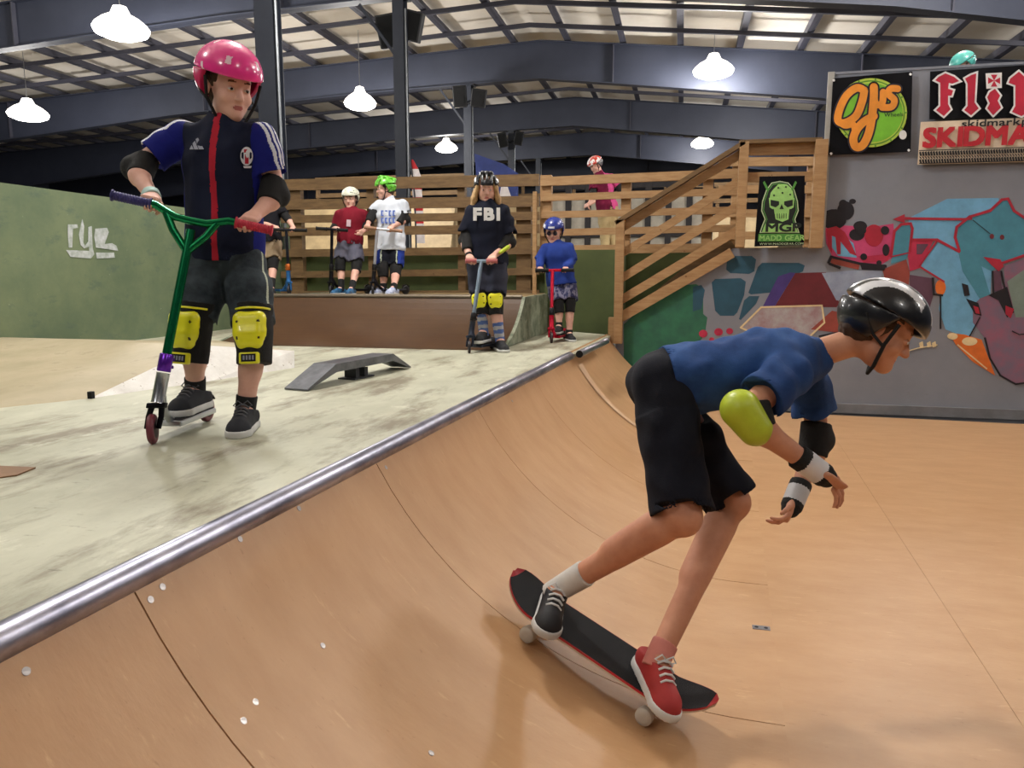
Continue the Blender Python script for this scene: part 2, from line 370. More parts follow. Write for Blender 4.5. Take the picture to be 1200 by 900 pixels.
def shoe(p, s, mats_up, mat_sole, sock=None, sockh=.0, lace=None, length=.225, name='shoe', uplabel=None):
    k = p['k']; An = p['a'+s]; D = p['f'+s]; Uu = p['u'+s]; Sd = np.cross(D, Uu); q = p.get('footk', k); gz = An - Uu*.078*q
    heel = gz - D*.048*q; ball = gz + D*(length-.048-.05)*q; toe = gz + D*(length-.048-.034)*q
    h = p['h']; S = Sdf(h)
    S.add(rc(heel+Uu*.04*q, ball+Uu*.022*q, .037*q, .040*q), 0); S.add(rc(ball+Uu*.02*q, toe+Uu*.018*q, .038*q, .03*q), .02*q)
    S.add(rc(heel+D*.012*q+Uu*.05*q, An+Uu*.005*q, .037*q, .038*q), .02*q); S.add(rc(An+D*.03*q-Uu*.01*q, ball+Uu*.03*q, .032*q, .026*q), .02*q)
    S.cut(gz+Uu*.014*q, -Uu); S.cut(An-Uu*.002*q+D*.0, nz(Uu-D*.22)); S.sub(cyl(An-Uu*.012*q, An+Uu*.06*q, .031*q, .034*q), .002)
    o = S.build(name, mats_up if isinstance(mats_up,list) else [mats_up], p['root'])
    S = Sdf(h); S.add(rc(heel+Uu*.012*q, ball+Uu*.012*q, .0415*q, .0455*q), 0); S.add(rc(ball+Uu*.012*q, toe+Uu*.014*q, .0455*q, .036*q), .015*q)
    S.cut(gz+Uu*.026*q+0*D, nz(Uu)); S.cut(gz, -Uu); S.build('sole', [mat_sole], o)
    if lace is not None:
        mb = MB()
        for i in range(4):
            c = An + D*(.045+.017*i)*q + Uu*(.0205-.0085*i)*q; mb.tube([c-Sd*.024*q-Uu*.009*q, c-Sd*.01*q+Uu*.002*q, c+Uu*.004*q+D*.004*q, c+Sd*.01*q+Uu*.002*q, c+Sd*.024*q-Uu*.009*q], .0036*q, 8)
        for sg in (-1,1): c = An+D*.04*q+Uu*.024*q; mb.tube([c, c+Sd*sg*.018*q+Uu*.014*q, c+Sd*sg*.034*q-Uu*.004*q, c+Sd*sg*.018*q-Uu*.01*q, c], .0026*q, 6)
        mb.build('laces', lace, o, True)
    if sock is not None:
        d = nz(p['k'+s]-An); S = Sdf(h); S.add(cyl(An-d*.035, An+d*sockh, .0365*q, .037*q+sockh*.04), 0); m = sock if isinstance(sock,list) else [sock]
        pk = None
        if len(m) > 1: pk = lambda c: (((c-An)@d/sockh*5).astype(int)%2)
        S.build('sock', m, p['root'], pk)
def joint_pad(p, J, up, fw, r, mats, cap=True, hl=.075, name='knee_pad', capmat=None, rivet=None, lab=None, tail=0, caplabel=None):
    """fabric sleeve round joint J (axis up, facing fw) with a hard cap"""
    k = p['k']; up = nz(up); fw = nz(fw-up*(fw@up)); sd = np.cross(fw, up); S = Sdf(p['h'])
    S.add(cyl(J-up*hl*k*(1+tail), J+up*hl*k, r*.93, r*1.02), 0); S.add(ell(J+fw*.02*k, (r*.95, r*.9, hl*k*.9), (sd, fw, up)), .02*k); S.warp(.001, 60, 1)
    S.sub(cyl(J+up*(hl*k-.008), J+up*(hl*k+.04), r*.92, r*.95), .001)
    o = S.build(name, mats, p['root'])
    if capmat is not None:
        c = J+fw*(r-.002*k); S = Sdf(p['h']); a = r*.92; b = hl*k*.72
        S.add(rbox(c+up*b*.22-fw*.014*k, (a*.98, .032*k, b*.72), (sd, fw, up), .03*k), 0); S.add(rbox(c-up*b*.4-fw*.016*k, (a*.8, .03*k, b*.55), (sd, fw, up), .028*k), .02*k)
        S.sub(cyl(c-fw*.12+sd*(-.2), c-fw*.12+sd*.2, .095, .095), .01*k) if False else None
        S.cut(c-fw*.012*k, -fw)
        rv = [c+up*u_*b+sd*s_*a*.62 for u_ in (.38,-.42) for s_ in (-1,1)]
        def pk(cc):
            m = np.zeros(len(cc), int)
            for q in rv:
                d = cc-q; d = d-np.outer(d@fw, fw); m[(d**2).sum(1) < (.0048*k)**2] = 1
            return m
        ob = S.build('pad_cap', [capmat, rivet or BLACKP], o, pk)
        if caplabel: ob['label'] = caplabel
    return o
def helmet(p, m, m_in=None, vents='glint_slot', glintmat=None, pick=None, strap=True, brim=0, size=1.0, mats_extra=None):
    hk = p.get('hk', p['k']); H = p['head']; F, R, U = headframe(p); q = hk*size
    def hp(f,r,u): return H + F*f*q + R*r*q + U*u*q
    ax = (F, R, U); S = Sdf(p['h']); c = hp(-.006,0,.034)
    S.add(ell(c, (.118*q,.098*q,.098*q), ax), 0)
    if vents == 'bike':
        for i in (-1,0,1): S.add(rc(hp(.05,i*.035,.125), hp(-.11,i*.03,.09), .014*q, .016*q), .02*q)
        for i in (-1.5,-.5,.5,1.5):
            for f0 in (.075, .01, -.06): S.sub(ell(hp(f0,i*.036,.125-abs(f0)*.42-abs(i)*.018), (.024*q,.008*q,.05*q), ax), .002)
    S.sub(ell(c-U*.004*q, (.104*q,.084*q,.084*q), ax), .001)
    S.cut(hp(.06,0,.032), nz(F*-.10-U)); S.cut(hp(-.03,0,-.028), nz(-U*1-F*.0)) if False else None
    # lower skirt at the back and round the ears
    S2 = Sdf(p['h']); S2.add(ell(c, (.118*q,.098*q,.105*q), ax), 0)
    S2.sub(ell(c, (.104*q,.084*q,.092*q), ax), .001)
    S2.cut(hp(.0,0,.037), U); S2.cut(hp(0,0,-.04), -U); S2.cut(hp(.005,0,.0), nz(F-U*.55))
    S.ops += S2.ops[:0]
    vm = glintmat
    def pk(cc):
        mm = pick(cc, H, F, R, U, q) if pick else np.zeros(len(cc), int)
        if vents == 'glint_slot' and vm is not None:  # pale slits coloured onto the shell as white reflections
            d = cc-H; f = d@F/q; r = d@R/q; u = d@U/q
            for f0, r0, u0 in ((-.085,.045,.09),(-.085,-.045,.09),(-.05,.085,.06),(-.05,-.085,.06),(.085,.045,.075),(.085,-.045,.075),(.02,.09,.045),(.02,-.09,.045),(-.1,.05,.045),(-.1,-.05,.045),(.0,.045,.125),(.0,-.045,.125)):
                mm[(np.abs((f-f0)+(u-u0)*.4)<.005)&(np.abs(r-r0)<.011)&(np.abs(u-u0)<.011)] = 1
        return mm
    o = S.build('helmet', [m, vm or m]+(mats_extra or []), p['root'], pk)
    S2.build('helmet_rear', [m if m_in is None else m_in], o)
    if strap:
        mb = MB()
        for s in (-1,1):
            mb.tube([hp(.03,s*.088,.02), hp(.026,s*.078,-.04), hp(.035,s*.045,-.098), hp(.036,0,-.117)], .005*q, 8); mb.tube([hp(-.05,s*.086,.01), hp(-.01,s*.08,-.03), hp(.026,s*.077,-.045)], .004*q, 8)
        mb.build('chin_strap', BLACKP, o, True)
    return o
def hair(p, m, kind='short'):
    hk = p.get('hk', p['k']); H = p['head']; F, R, U = headframe(p)
    def hp(f,r,u): return H + F*f*hk + R*r*hk + U*u*hk
    ax = (F,R,U); S = Sdf(p['h']); S.add(ell(hp(-.022,0,.03), (.092*hk,.083*hk,.088*hk), ax), 0)
    if kind == 'short': S.add(ell(hp(-.05,0,-.03), (.05*hk,.062*hk,.05*hk), ax), .03*hk)
    else:
        rg = random.Random(3)
        for s in (-1,1):
            for j in range(9):
                f0 = .055-.018*j; r0 = s*(.068+.006*math.sin(j)); a = hp(f0, r0, .02); b = hp(f0-.01, s*(.082+rg.uniform(0,.02)), -.07); c = hp(f0*.8+.01, s*(.1+rg.uniform(-.01,.03)), -.15-rg.uniform(0,.05))
                S.add(rc(a,b,.018*hk,.02*hk), .012*hk); S.add(rc(b,c,.02*hk,.009*hk), .012*hk)
        for j in range(7): x = (j-3)*.024; S.add(rc(hp(-.08,x,.0), hp(-.09,x*1.3,-.15), .025*hk, .012*hk), .01*hk)
    S.sub(ell(hp(.075,0,-.02), (.06*hk,.052*hk,.1*hk), ax), .01*hk); S.warp(.003, 130, 4); S.build('hair', [m], p['root'])
def sleeve_pad(p, a, b, t0, t1, r, m, name='elbow_pad', cap=None, fw=None, label=None):
    a = np.array(a); b = np.array(b)
# ------------------------------------------------------------ scooters
def scooter(label, front, rear, top, gA, gB, cols, style='T', wr=.052, dk=1.0, group=None, label_parts=None):
    """front/rear: ground contact points; top: centre of the handlebar; gA/gB: ends of the bar; wheels stand on the ground"""
    base = (front+rear)/2; r = empty('kick_scooter', tuple(base)); tag(r, label, 'scooter', group)
    up = nz(np.cross(np.cross(rear-front, UP), rear-front)); up = up if up[2]>0 else -up
    D = nz(rear-front); Sd = np.cross(D, up)
    fa = front+UP*wr; ra = rear+up*wr; st = nz(top-fa)
    B = nz(gB-gA); wax = nz(np.cross(nz(B - st*(B@st)), A3(0,0,0)) if False else nz(B-st*(B@st)))
    wax = nz(B-UP*(B@UP)); 
    def wheel(c, ax, nm):
        mb = MB(); mb.lathe(c-ax*.012, ax, [(0,wr*.72),(.001,wr*.9),(.005,wr*.98),(.012,wr),(.019,wr*.98),(.023,wr*.9),(.024,wr*.72)], 28)
        o = mb.build(nm, cols['wheel'], r, True); mh = MB(); mh.lathe(c-ax*.0135, ax, [(0,wr*.2),(0.001,wr*.62),(.003,wr*.66),(.024,wr*.66),(.026,wr*.62),(.027,wr*.2)], 20)
        mh.build('hub', cols['hub'], o, True)
    wheel(fa, wax, 'front_wheel'); wheel(ra, Sd, 'rear_wheel')
    crown = fa + st*(wr+.03); fk = MB(); back = nz(D-st*(D@st))
    for s in (-1,1): fk.tube([fa+wax*s*.02, fa+wax*s*.021+st*wr*.8, crown+wax*s*.016], [.009,.010,.011], 10)
    fk.box(crown, (.03,.016,.01), (wax, back, st), bev=.004); fk.build('fork', cols['fork'], r, True)
    h0 = crown+st*.01; h1 = crown+st*.12; hd = MB(); hd.tube([h0,h0+st*.004,h1-st*.004,h1], [.024,.0225,.0225,.024], 18); hd.build('head_tube', cols['head'], r, True)
    dz = wr*.95; d0 = fa + D*(wr+.035) + up*(dz-wr)*1.0; d1 = ra - D*(wr*.4)+up*.0; d1 = rear + up*dz - D*.02; d0 = front + D*(wr+.05) + up*dz
    nk = MB(); nk.tube([h0+st*.05, (h0+st*.02)*.5+(d0)*.5, d0+D*.03], [.017,.016,.016], 12); nk.build('neck_tube', cols['deck'], r, True)
    dm = MB(); c = (d0+d1)/2; dm.box(c, (np.linalg.norm(d1-d0)/2, .052*dk, .011), (D, Sd, up), bev=.006); ob = dm.build('deck', cols['deck'], r)
    gt = MB(); gt.box(c+up*.0122, (np.linalg.norm(d1-d0)/2-.012, .046*dk, .0012), (D, Sd, up)); gt.build('grip_tape', mat('grip_tape', (35,35,38), .95, bump=.6, bscale=500), ob)
    bk = MB(); P = [ra+up*(wr+.006)*math.cos(a)+D*(wr+.006)*math.sin(a) for a in (-.9,-.4,.1,.6,1.0)]
    for i in range(4): bk.bar(P[i], P[i+1], .03, .004, up)
    bk.build('brake', cols['fork'], r)
    cl = MB(); c0 = h1+st*.004; cl.tube([c0, c0+st*.003, c0+st*.062, c0+st*.065], [.022,.024,.024,.022], 18)
    for q in (.018,.046): cl.tube([c0+st*q-wax*.02+back*.022, c0+st*q+wax*.02+back*.022], .006, 8)
    cl.build('clamp', cols['clamp'], r, True)
    bar = MB(); t = .0165; b0 = c0+st*.055
    if style == 'Y':
        fl = top - st*.0; m = top-st*.075; iA = gA+(gB-gA)*.26; iB = gA+(gB-gA)*.72; lo = A3(*(m-st*.07))
        bar.tube([b0, m-st*.02, m+st*.012], t, 16)
        mid = (iA+iB)/2 - st*.03
        bar.tube([gA, iA, iA*.72+iB*.28-st*.028, mid, iA*.28+iB*.72-st*.028, iB, gB], t*.88, 14)
        for a in (iA*.86+iB*.14-st*.012, iB*.86+iA*.14-st*.012): bar.tube([a, a*.5+lo*.5+ (a-mid)*.12, lo], t*.85, 12)
    else:
        bar.tube([b0, top], t*.95, 14); bar.tube([gA, gB], t*.8, 12)
        if style == 'BMX':
            pass
    bar.build('handlebar', cols['bar'], r, True)
    for a, e, kk in ((gA, 1, 'gripA'), (gB, -1, 'gripB')):
        gm = MB(); L_ = min(.12, np.linalg.norm(gB-gA)*.3); d = B*e; prof = []
        for i in range(13): prof += [(L_*i/13, .0175), (L_*(i+.6)/13, .0155)]
        gm.lathe(a-d*.006, d, [(0,.01),(.002,.021),(.008,.021),(.009,.0165)]+[(x+.01,y) for x,y in prof]+[(L_+.012,.022),(L_+.016,.022),(L_+.017,.016)], 16)
        gm.build('handle_grip', cols[kk], r, True)
    return r
def metal(n, c, r=.3, m=.9): return mat(n, c, r, m, col2=tuple(x*.9 for x in c))
# ------------------------------------------------------------ materials of the place
TANPLY = mat('ramp_board', (196,156,116), .42, col2=(182,140,100), scale=3, stretch=(1,2.5,1), contrast=(.3,.75), bump=.05, bscale=40)
overlay(TANPLY, (156,114,76), 28, (1,3,1), .66, .74, 3, .5); overlay(TANPLY, (216,178,134), 7, (1,4,1), .62, .72, 6, .5, 3.1)
TANPLY2 = mat('brown_ramp_board', (84,58,34), .45, col2=(66,44,26), scale=2.2, contrast=(.3,.7))
DECKM = mat('deck_plywood', (188,188,168), .6, col2=(156,156,136), scale=2.2, stretch=(1,.5,1), contrast=(.3,.62), bump=.12, bscale=30)
overlay(DECKM, (116,106,88), 2.2, (1.7,.55,1), .5, .64, 9, .85, 1.3); overlay(DECKM, (92,86,70), 14, (.6,2.2,1), .62, .72, 5, .6, 5.0); overlay(DECKM, (226,226,208), 3.5, (1,.7,1), .6, .7, 7, .6, 9.0)
HUMP = mat('bank_plywood', (178,166,140), .65, col2=(156,146,118), scale=2.5, contrast=(.3,.65)); overlay(HUMP, (128,118,94), 5, (1,1,1), .58, .7, 7, .6)
WHITEP = mat('white_painted_side', (222,220,216), .6, col2=(196,192,186), scale=6); overlay(WHITEP, (140,128,112), 25, (1,1,1), .64, .68, 3, .8)
GREENW = mat('green_wall_paint', (118,130,98), .75, col2=(92,108,84), scale=1.3, contrast=(.35,.65), bump=.05, bscale=20); overlay(GREENW, (78,96,84), 3, (1,1,2), .55, .66, 6, .6); overlay(GREENW, (190,196,170), 22, (1,.7,2.2), .71, .73, 4, .8, 2.0)
OLIVE = mat('olive_board', (82,92,52), .7, col2=(66,76,42), scale=2)
GREYW = mat('grey_wall_paint', (132,136,146), .75, col2=(120,123,133), scale=1.6, contrast=(.3,.7)); overlay(GREYW, (112,110,112), 9, (1,1,1.8), .62, .72, 6, .6)
WOOD = mat('pine_lumber', (172,138,98), .65, col2=(150,114,76), scale=5, stretch=(1,1,6), bump=.1, bscale=50); overlay(WOOD, (120,82,50), 13, (1,1,1), .72, .75, 2, .8)
WOODD = mat('aged_lumber', (120,94,62), .7, col2=(96,74,48), scale=5, stretch=(1,1,5)); overlay(WOODD, (86,64,40), 16, (1,1,1), .7, .74, 2, .7)
STEEL = mat('beam_paint', (60,64,78), .6, col2=(54,58,72), scale=1.2); PURL = mat('purlin_paint', (74,74,84), .6, col2=(64,64,76), scale=1)
ROOF = mat('roof_insulation', (246,238,226), .8, col2=(232,222,206), scale=1.1, contrast=(.3,.7), bump=.1, bscale=6)
COLM = mat('column_paint', (44,48,58), .5, col2=(38,42,52)); CONC = mat('hall_concrete', (120,116,110), .8)
PIPE = mat('coping_steel', (172,172,188), .34, .85, col2=(112,112,128), scale=9, stretch=(1,.4,1), contrast=(.35,.6)); DARKIN = mat('pipe_inside', (8,8,9), .8)
LEDGE = mat('ledge_steel', (120,122,128), .4, .7, col2=(88,90,96), scale=9); SCREW = mat('screw_zinc', (190,184,182), .35, .85)
SEAM = mat('seam_gap', (88,58,36), .9); HALLW = mat('hall_wall_dark', (70,74,88), .8); HALLB = mat('hall_wall_beige', (200,184,150), .8)
BLACKG = mat('speaker_black', (24,24,27), .6)
# ------------------------------------------------------------ halls shell
def slab(name, lo, hi, m, kind='structure'):
    lo = np.array(lo,float); hi = np.array(hi,float); return tag(MB().box((lo+hi)/2, (hi-lo)/2).build(name, m), kind=kind)
slab('floor', (-30,-12,-.92), (14,46,-.8), CONC)
slab('wall_back', (-30,44,-.8), (14,44.2,3.2), HALLB); slab('wall_back', (-30,44,3.2), (14,44.2,6.6), HALLW)
slab('wall_left', (-30.2,-12,-.8), (-30,44,6), HALLW); slab('wall_right', (14,-12,-.8), (14.2,44,6), HALLW); slab('wall_front', (-30,-12.2,-.8), (14,-12,6.6), HALLW)
RX = -3.6
def ztop(x): return 6.32-.042*(RX-x) if x < RX else 6.32-.105*(x-RX)
mb = MB()
for xa, xb in ((-30.2,RX),(RX,14.2)): mb.prism([(xa,-12.2,ztop(xa)+.24),(xb,-12.2,ztop(xb)+.24),(xb,-12.2,ztop(xb)+.3),(xa,-12.2,ztop(xa)+.3)], (0,56.4,0))
tag(mb.build('ceiling', ROOF), kind='structure')
names = ['nearest','second','third','fourth','fifth','sixth']
bot = [(-30,3.6),(-20,4.56),(-14,5.02),(-8.4,5.3),(RX,5.42),(-.1,5.0),(3,4.62),(5,4.25),(14,3.5)]
def zbot(x): return float(np.interp(x, [b[0] for b in bot], [b[1] for b in bot]))
for i, Y in enumerate((13,19,25,31,37,43)):
    t = empty('roof_beam', (RX,Y,5.4)); tag(t, f'dark blue steel roof beam spanning the hall, {names[i]} one from the camera', 'beam', 'steel roof beams')
    mb = MB(); xs = [b[0] for b in bot]
    for a, b in zip(xs[:-1], xs[1:]): mb.prism([(a,Y-.01,zbot(a)),(b,Y-.01,zbot(b)),(b,Y-.01,ztop(b)),(a,Y-.01,ztop(a))], (0,.02,0))
    mb.build('web', STEEL, t)
    for nm, fn, s in (('bottom_flange', zbot, 1), ('top_flange', ztop, -1)):
        mb = MB()
        for a, b in zip(xs[:-1], xs[1:]): mb.prism([(a,Y-.12,fn(a)),(b,Y-.12,fn(b)),(b,Y-.12,fn(b)+.02*s),(a,Y-.12,fn(a)+.02*s)], (0,.24,0))
        mb.build(nm, STEEL, t)
    for x in (-19.5,-13,-7.2,-1.8,3.8):
        MB().box((x,Y,(zbot(x)+ztop(x))/2), (.012,.11,(ztop(x)-zbot(x))/2)).build('stiffener', PURL, t)
for X, Y, nm in ((-5.12,8.85,'thick dark steel column right beside the pink helmet'),(-4.97,13,'dark steel column with two loudspeakers, standing behind the kid in the green helmet'),(-5.46,19,'dark steel column with two loudspeakers behind the long haired kid'),(-5.7,25,'thin dark steel column right of the long haired kid'),(-5.93,31,'farthest thin dark steel column left of the kid in the blue helmet')):
    c = empty('steel_column', (X,Y,-.8)); tag(c, nm, 'column', 'steel columns'); k_ = .125 if Y < 10 else .1
    zt = zbot(X); MB().box((X,Y-.1,(zt-.8)/2), (k_,.008,(zt+.8)/2)).box((X,Y+.1,(zt-.8)/2), (k_,.008,(zt+.8)/2)).box((X,Y,(zt-.8)/2), (.007,.095,(zt+.8)/2)).build('shaft', COLM, c)
    MB().box((X,Y,zt-.012), (.16,.16,.012)).build('cap_plate', COLM, c)
    MB().tube([(X+k_+.02,Y-.06,-.7),(X+k_+.02,Y-.06,zt-.2)], .02, 8).build('conduit', metal('conduit_zinc',(130,134,138),.4,.6), c)
    if 12 < Y < 32: MB().bar(A3(X-.05,Y,zt-1.0), A3(X-.75,Y+.0,zt-.05), .05, .05).build('knee_brace', COLM, c)
px_ = [x for x in np.arange(-28.6, 13, 1.35)]
pur = None
for x in px_:
    if pur is None:
        z = ztop(x); me = MB().box((x,16,z+.1), (.045,28,.08)).box((x+.05,16,z+.035),(.05,28,.008)); pur = me.build('purlin', PURL); tag(pur, 'dark painted purlin running lengthwise under the pale roof panels', 'purlin', 'roof purlins'); x0, z0 = x, z
    else:
        o = pur.copy(); C.objects.link(o); o.location = (pur.location[0]+x-x0, pur.location[1], pur.location[2]+ztop(x)-z0)
st = None
for Y in (1,2.7,4.4,5.6,8.7,10.4,14.5,16.1,17.6,20.5,22.1,23.6,26.5,28.1,29.6,32.5,34.1,35.6,38.5,41):
    if st is None:
        mb = MB()
        for xa, xb in ((-30,RX),(RX,14)): mb.prism([(xa,Y,ztop(xa)-.09),(xb,Y,ztop(xb)-.09),(xb,Y,ztop(xb)-.001),(xa,Y,ztop(xa)-.001)], (0,.07,0))
        st = mb.build('bracing_bar', PURL); tag(st, 'dark bracing bar running crosswise under the roof panels', 'bracing bar', 'roof bracing bars'); y0 = Y
    else: o = st.copy(); C.objects.link(o); o.location = (st.location[0], st.location[1]+Y-y0, st.location[2])
# ------------------------------------------------------------ lamps
GLOW = mat('lamp_lens', (255,250,240), .3, emis=(255,250,240), estr=14)
GLASS = mat('lamp_glass',(236,236,230),.3,emis=(255,248,236),estr=4)
def lamp(px, py, d, label, pw=480, r=.3):
    c = at(px, py, d); t = empty('high_bay_lamp', tuple(c)); tag(t, label, 'lamp', 'high bay lamps')
    MB().lathe(c-UP*.17, UP, [(0,.02),(.02,r*.75),(.08,r*1.15),(.16,r*1.25),(.17,r*1.2)], 28).build('lens', GLOW, t, True)
    MB().lathe(c+UP*.0, UP, [(.0,r*1.22),(.05,r*1.15),(.14,r*.85),(.22,r*.45),(.34,r*.3),(.36,.04)], 24).build('reflector', GLASS, t, True)
    MB().tube([c+UP*.36, A3(c[0],c[1],ztop(c[0])+.1)], .008, 6).build('hanger', metal('lamp_housing',(190,190,190)), t)
    l = bpy.data.lights.new('bulb','POINT'); l.energy = pw; l.color = (1,.975,.94); l.shadow_soft_size = .3; o = bpy.data.objects.new('bulb', l); C.objects.link(o); o.parent = t; o.location = (0,0,-.32)
lamp(142,33,12.6,'glowing high bay lamp at the top left, above the pink helmet', 700, .36)
lamp(33,133,18,'glowing high bay lamp farthest left, near the green wall', 500,.36); lamp(422,120,17.5,'glowing high bay lamp left of the speaker column', 600,.3)
lamp(836,82,16.6,'large round glowing high bay lamp over the stair railing', 700,.36); lamp(823,168,27.5,'round glowing high bay lamp just above the stair handrail', 400,.33); lamp(523,173,27.5,'small glowing high bay lamp over the long haired kid', 400,.33)
def hidden_lamp(x, y, z=4.9, pw=500):      # unseen: hall lamp rows carried on, plus extra lights added to brighten the roof
    l = bpy.data.lights.new('unseen_light','POINT'); l.energy = pw; l.color = (1,.975,.94); l.shadow_soft_size = .3; o = bpy.data.objects.new('unseen_light', l); C.objects.link(o); o.location = (x,y,z)
for x, y, w in ((-2.6,5.2,720),(4.2,7,360),(-6,2,260),(4.2,-2,200),(-3,-4,260),(-16,6,350),(9,3,250),(3,10.5,330),(9,10.5,260),(8,16,360),(2,22,260)): hidden_lamp(x,y,5.0,w)
w = bpy.data.worlds.new('world'); sc.world = w; w.use_nodes = True; w.node_tree.nodes['Background'].inputs[0].default_value = (.5,.55,.65,1); w.node_tree.nodes['Background'].inputs[1].default_value = .15
# ------------------------------------------------------------ speakers on the columns
def speaker(px, py, d, w, h, tilt, label, group=None):
    c = at(px,py,d); t = empty('loudspeaker', tuple(c)); tag(t, label, 'loudspeaker', group); a = math.radians(tilt)
    ax = (nz(CR*math.cos(a)+UP*math.sin(a)), nz(CA+UP*.25), None); u = nz(np.cross(ax[0],ax[1])); ax = (ax[0], nz(np.cross(u,ax[0])), u)
    MB().box(c, (w/2,.16,h/2), ax, bev=.02).build('cabinet', BLACKG, t)
    g = MB().box(c-ax[1]*.163, (w/2-.03,.004,h/2-.03), ax); g.lathe(c-ax[1]*.168-ax[2]*h*.15, -ax[1], [(0,w*.34),(.006,w*.34),(.004,w*.28),(-.01,.03)], 20); g.build('grille', mat('grille',(14,14,15),.9), t)
    MB().tube([c+ax[1]*.16, {13:A3(-4.97,12.9,c[2]),19:A3(-5.46,18.9,c[2]),25:A3(-5.7,24.9,c[2])}[13 if c[1]<15 else 19 if c[1]<21 else 25]], .02, 6).build('bracket', BLACKG, t)
speaker(455,37,13.3,.36,.55,10,'black loudspeaker on the left side of the second column'); speaker(484,31,13.3,.32,.5,-14,'black loudspeaker on the right side of the second column')
speaker(539,113,18.2,.33,.5,3,'black loudspeaker on the left side of the third column'); speaker(561,115,18.2,.36,.42,-8,'black loudspeaker on the right side of the third column')
speaker(589,164,24.1,.3,.45,12,'small black loudspeaker on the left of the fourth column'); speaker(608,162,24.1,.28,.42,-12,'small black loudspeaker on the right of the fourth column')
# ------------------------------------------------------------ deck
cop0 = onz(0,757); cop1 = onz(668,418); cd = nz(cop1-cop0); cn = np.cross(cd, UP)      # cn points down the ramp (right)
ce = cop0 + cd*((7.6-cop0[1])/cd[1]); cs = cop0 - cd*3.2
mb = MB(); q = .0
mb.prism([cs+cn*-.01, ce+cn*-.01, (-1.9,8.6,0),(-12,8.6,0),(-12,cs[1],0)], (0,0,-.03))
tag(mb.build('floor_deck', DECKM, loc=(0,0,0)), kind='structure')
mb = MB()                                           # framing below the deck edge
mb.prism([cs+cn*-.03+UP*-.03, ce+cn*-.03+UP*-.03, ce+cn*-.08+UP*-.03, cs+cn*-.08+UP*-.03], (0,0,-.77))
tag(mb.build('trim_1', WOODD), kind='structure')
# dark seams of the deck sheets
p_ = MB(); c = onz(2,553); pts = [onz(-60,562),onz(-5,547),onz(42,549),onz(20,558),onz(-40,566)]
p_.prism([a+UP*.0005 for a in pts], UP*.004); tag(p_.build('floor_patch', mat('patch_board',(140,104,72),.6)), 'brown repair board on the deck at the left edge of the photo', 'board')
# ------------------------------------------------------------ the big ramp
R_, Hh = 1.35, .7
v1 = math.sqrt(R_**2-(R_-Hh)**2)
def prof(v): return -Hh + R_ - math.sqrt(max(R_**2-(v1-v)**2,0)) if v < v1 else -Hh
ramp = empty('quarter_ramp', tuple(cop0+cn*.5-UP*Hh)); tag(ramp, 'big tan plywood ramp curving down from the steel coping to its flat bottom', 'ramp')
def rp(s, v, off=0):
    p = cop0 + cd*s + cn*(v+.03); n = A3(0,0,1)
    if v < v1: a = (v1-v)/R_; n = cn*a + UP*math.sqrt(1-a*a)
    return A3(p[0],p[1],prof(v)-.012) + n*off
def sheet(s0, s1, va, vb, parent, m, gap=.002, name='plywood_sheet'):
    mb = MB(); vs = list(np.linspace(va, vb, 26 if va < v1 else 3)); N = len(vs)
    top = [rp(s, v, 0) for s in (s0+gap, s1-gap) for v in vs]; bt = [rp(s, v, -.012) for s in (s0+gap, s1-gap) for v in vs]
    fs = []
    for i in range(N-1): fs += [(i,i+1,N+i+1,N+i),(2*N+i,3*N+i,3*N+i+1,2*N+i+1),(i,2*N+i,2*N+i+1,i+1),(N+i,N+i+1,3*N+i+1,3*N+i)]
    fs += [(0,N,3*N,2*N),(N-1,3*N-1,4*N-1,2*N-1)]
    mb.add(top+bt, fs); return mb.build(name, m, parent, True)
sA = [-3.2,-1.95,-.73,.49]                     # seams seen at photo (180,690) and (455,540)
s_ = onz(180,690); k0 = (s_-cop0)@cd; s2 = (onz(455,540)-cop0)@cd
seams = [k0-2*(s2-k0), k0-(s2-k0), k0, s2]
while seams[-1] + (s2-k0) < (cop1-cop0)@cd: seams.append(seams[-1]+(s2-k0))
send = (cop1-cop0)@cd+.02; seams[-1] = send
for a, b in zip(seams[:-1], seams[1:]): sheet(a, b, 0, v1+.12, ramp, TANPLY)
swall = (7.6-cop0[1])/cd[1]
# underlay showing in the seams
mb = MB(); vs = list(np.linspace(0,v1+.1,20))
for a, b in zip(vs[:-1],vs[1:]): mb.add([rp(-3.4,a,-.013),rp(-3.4,b,-.013),rp(send,b,-.013),rp(send,a,-.013)], [(0,1,2,3)])
mb.build('underlay', SEAM, ramp)
ramp2 = empty('quarter_ramp', tuple(cop0+cd*(send+.5)+cn*.5-UP*Hh)); tag(ramp2, 'short far section of the tan ramp between the open pipe end and the mural wall', 'ramp')
_rp0 = rp
def rp2(s, v, off=0):
    g = (1-v/v1)*.07 if v < v1 else 0; p = _rp0(s, v, off); return p - cn*g*1.2 + UP*g*.35
_rp = rp; rp = rp2; sheet(send+.004, (send+swall)/2+.05, 0, v1+.12, ramp2, TANPLY); sheet((send+swall)/2+.05, swall-.02, 0, v1+.12, ramp2, TANPLY); rp = _rp
WEDGE = mat('pale_filler_strip', (222,186,150), .6); sa = send
mb = MB(); vs = np.linspace(.03, .5, 8)
for a, b in zip(vs[:-1], vs[1:]):
    mb.add([rp(sa-.03,a,.006),rp(sa-.03,b,.006),rp(sa+.1*(1-b/.55),b,.012),rp(sa+.1*(1-a/.55),a,.012)], [(0,1,2,3)])
mb.build('filler_strip', WEDGE, ramp2)
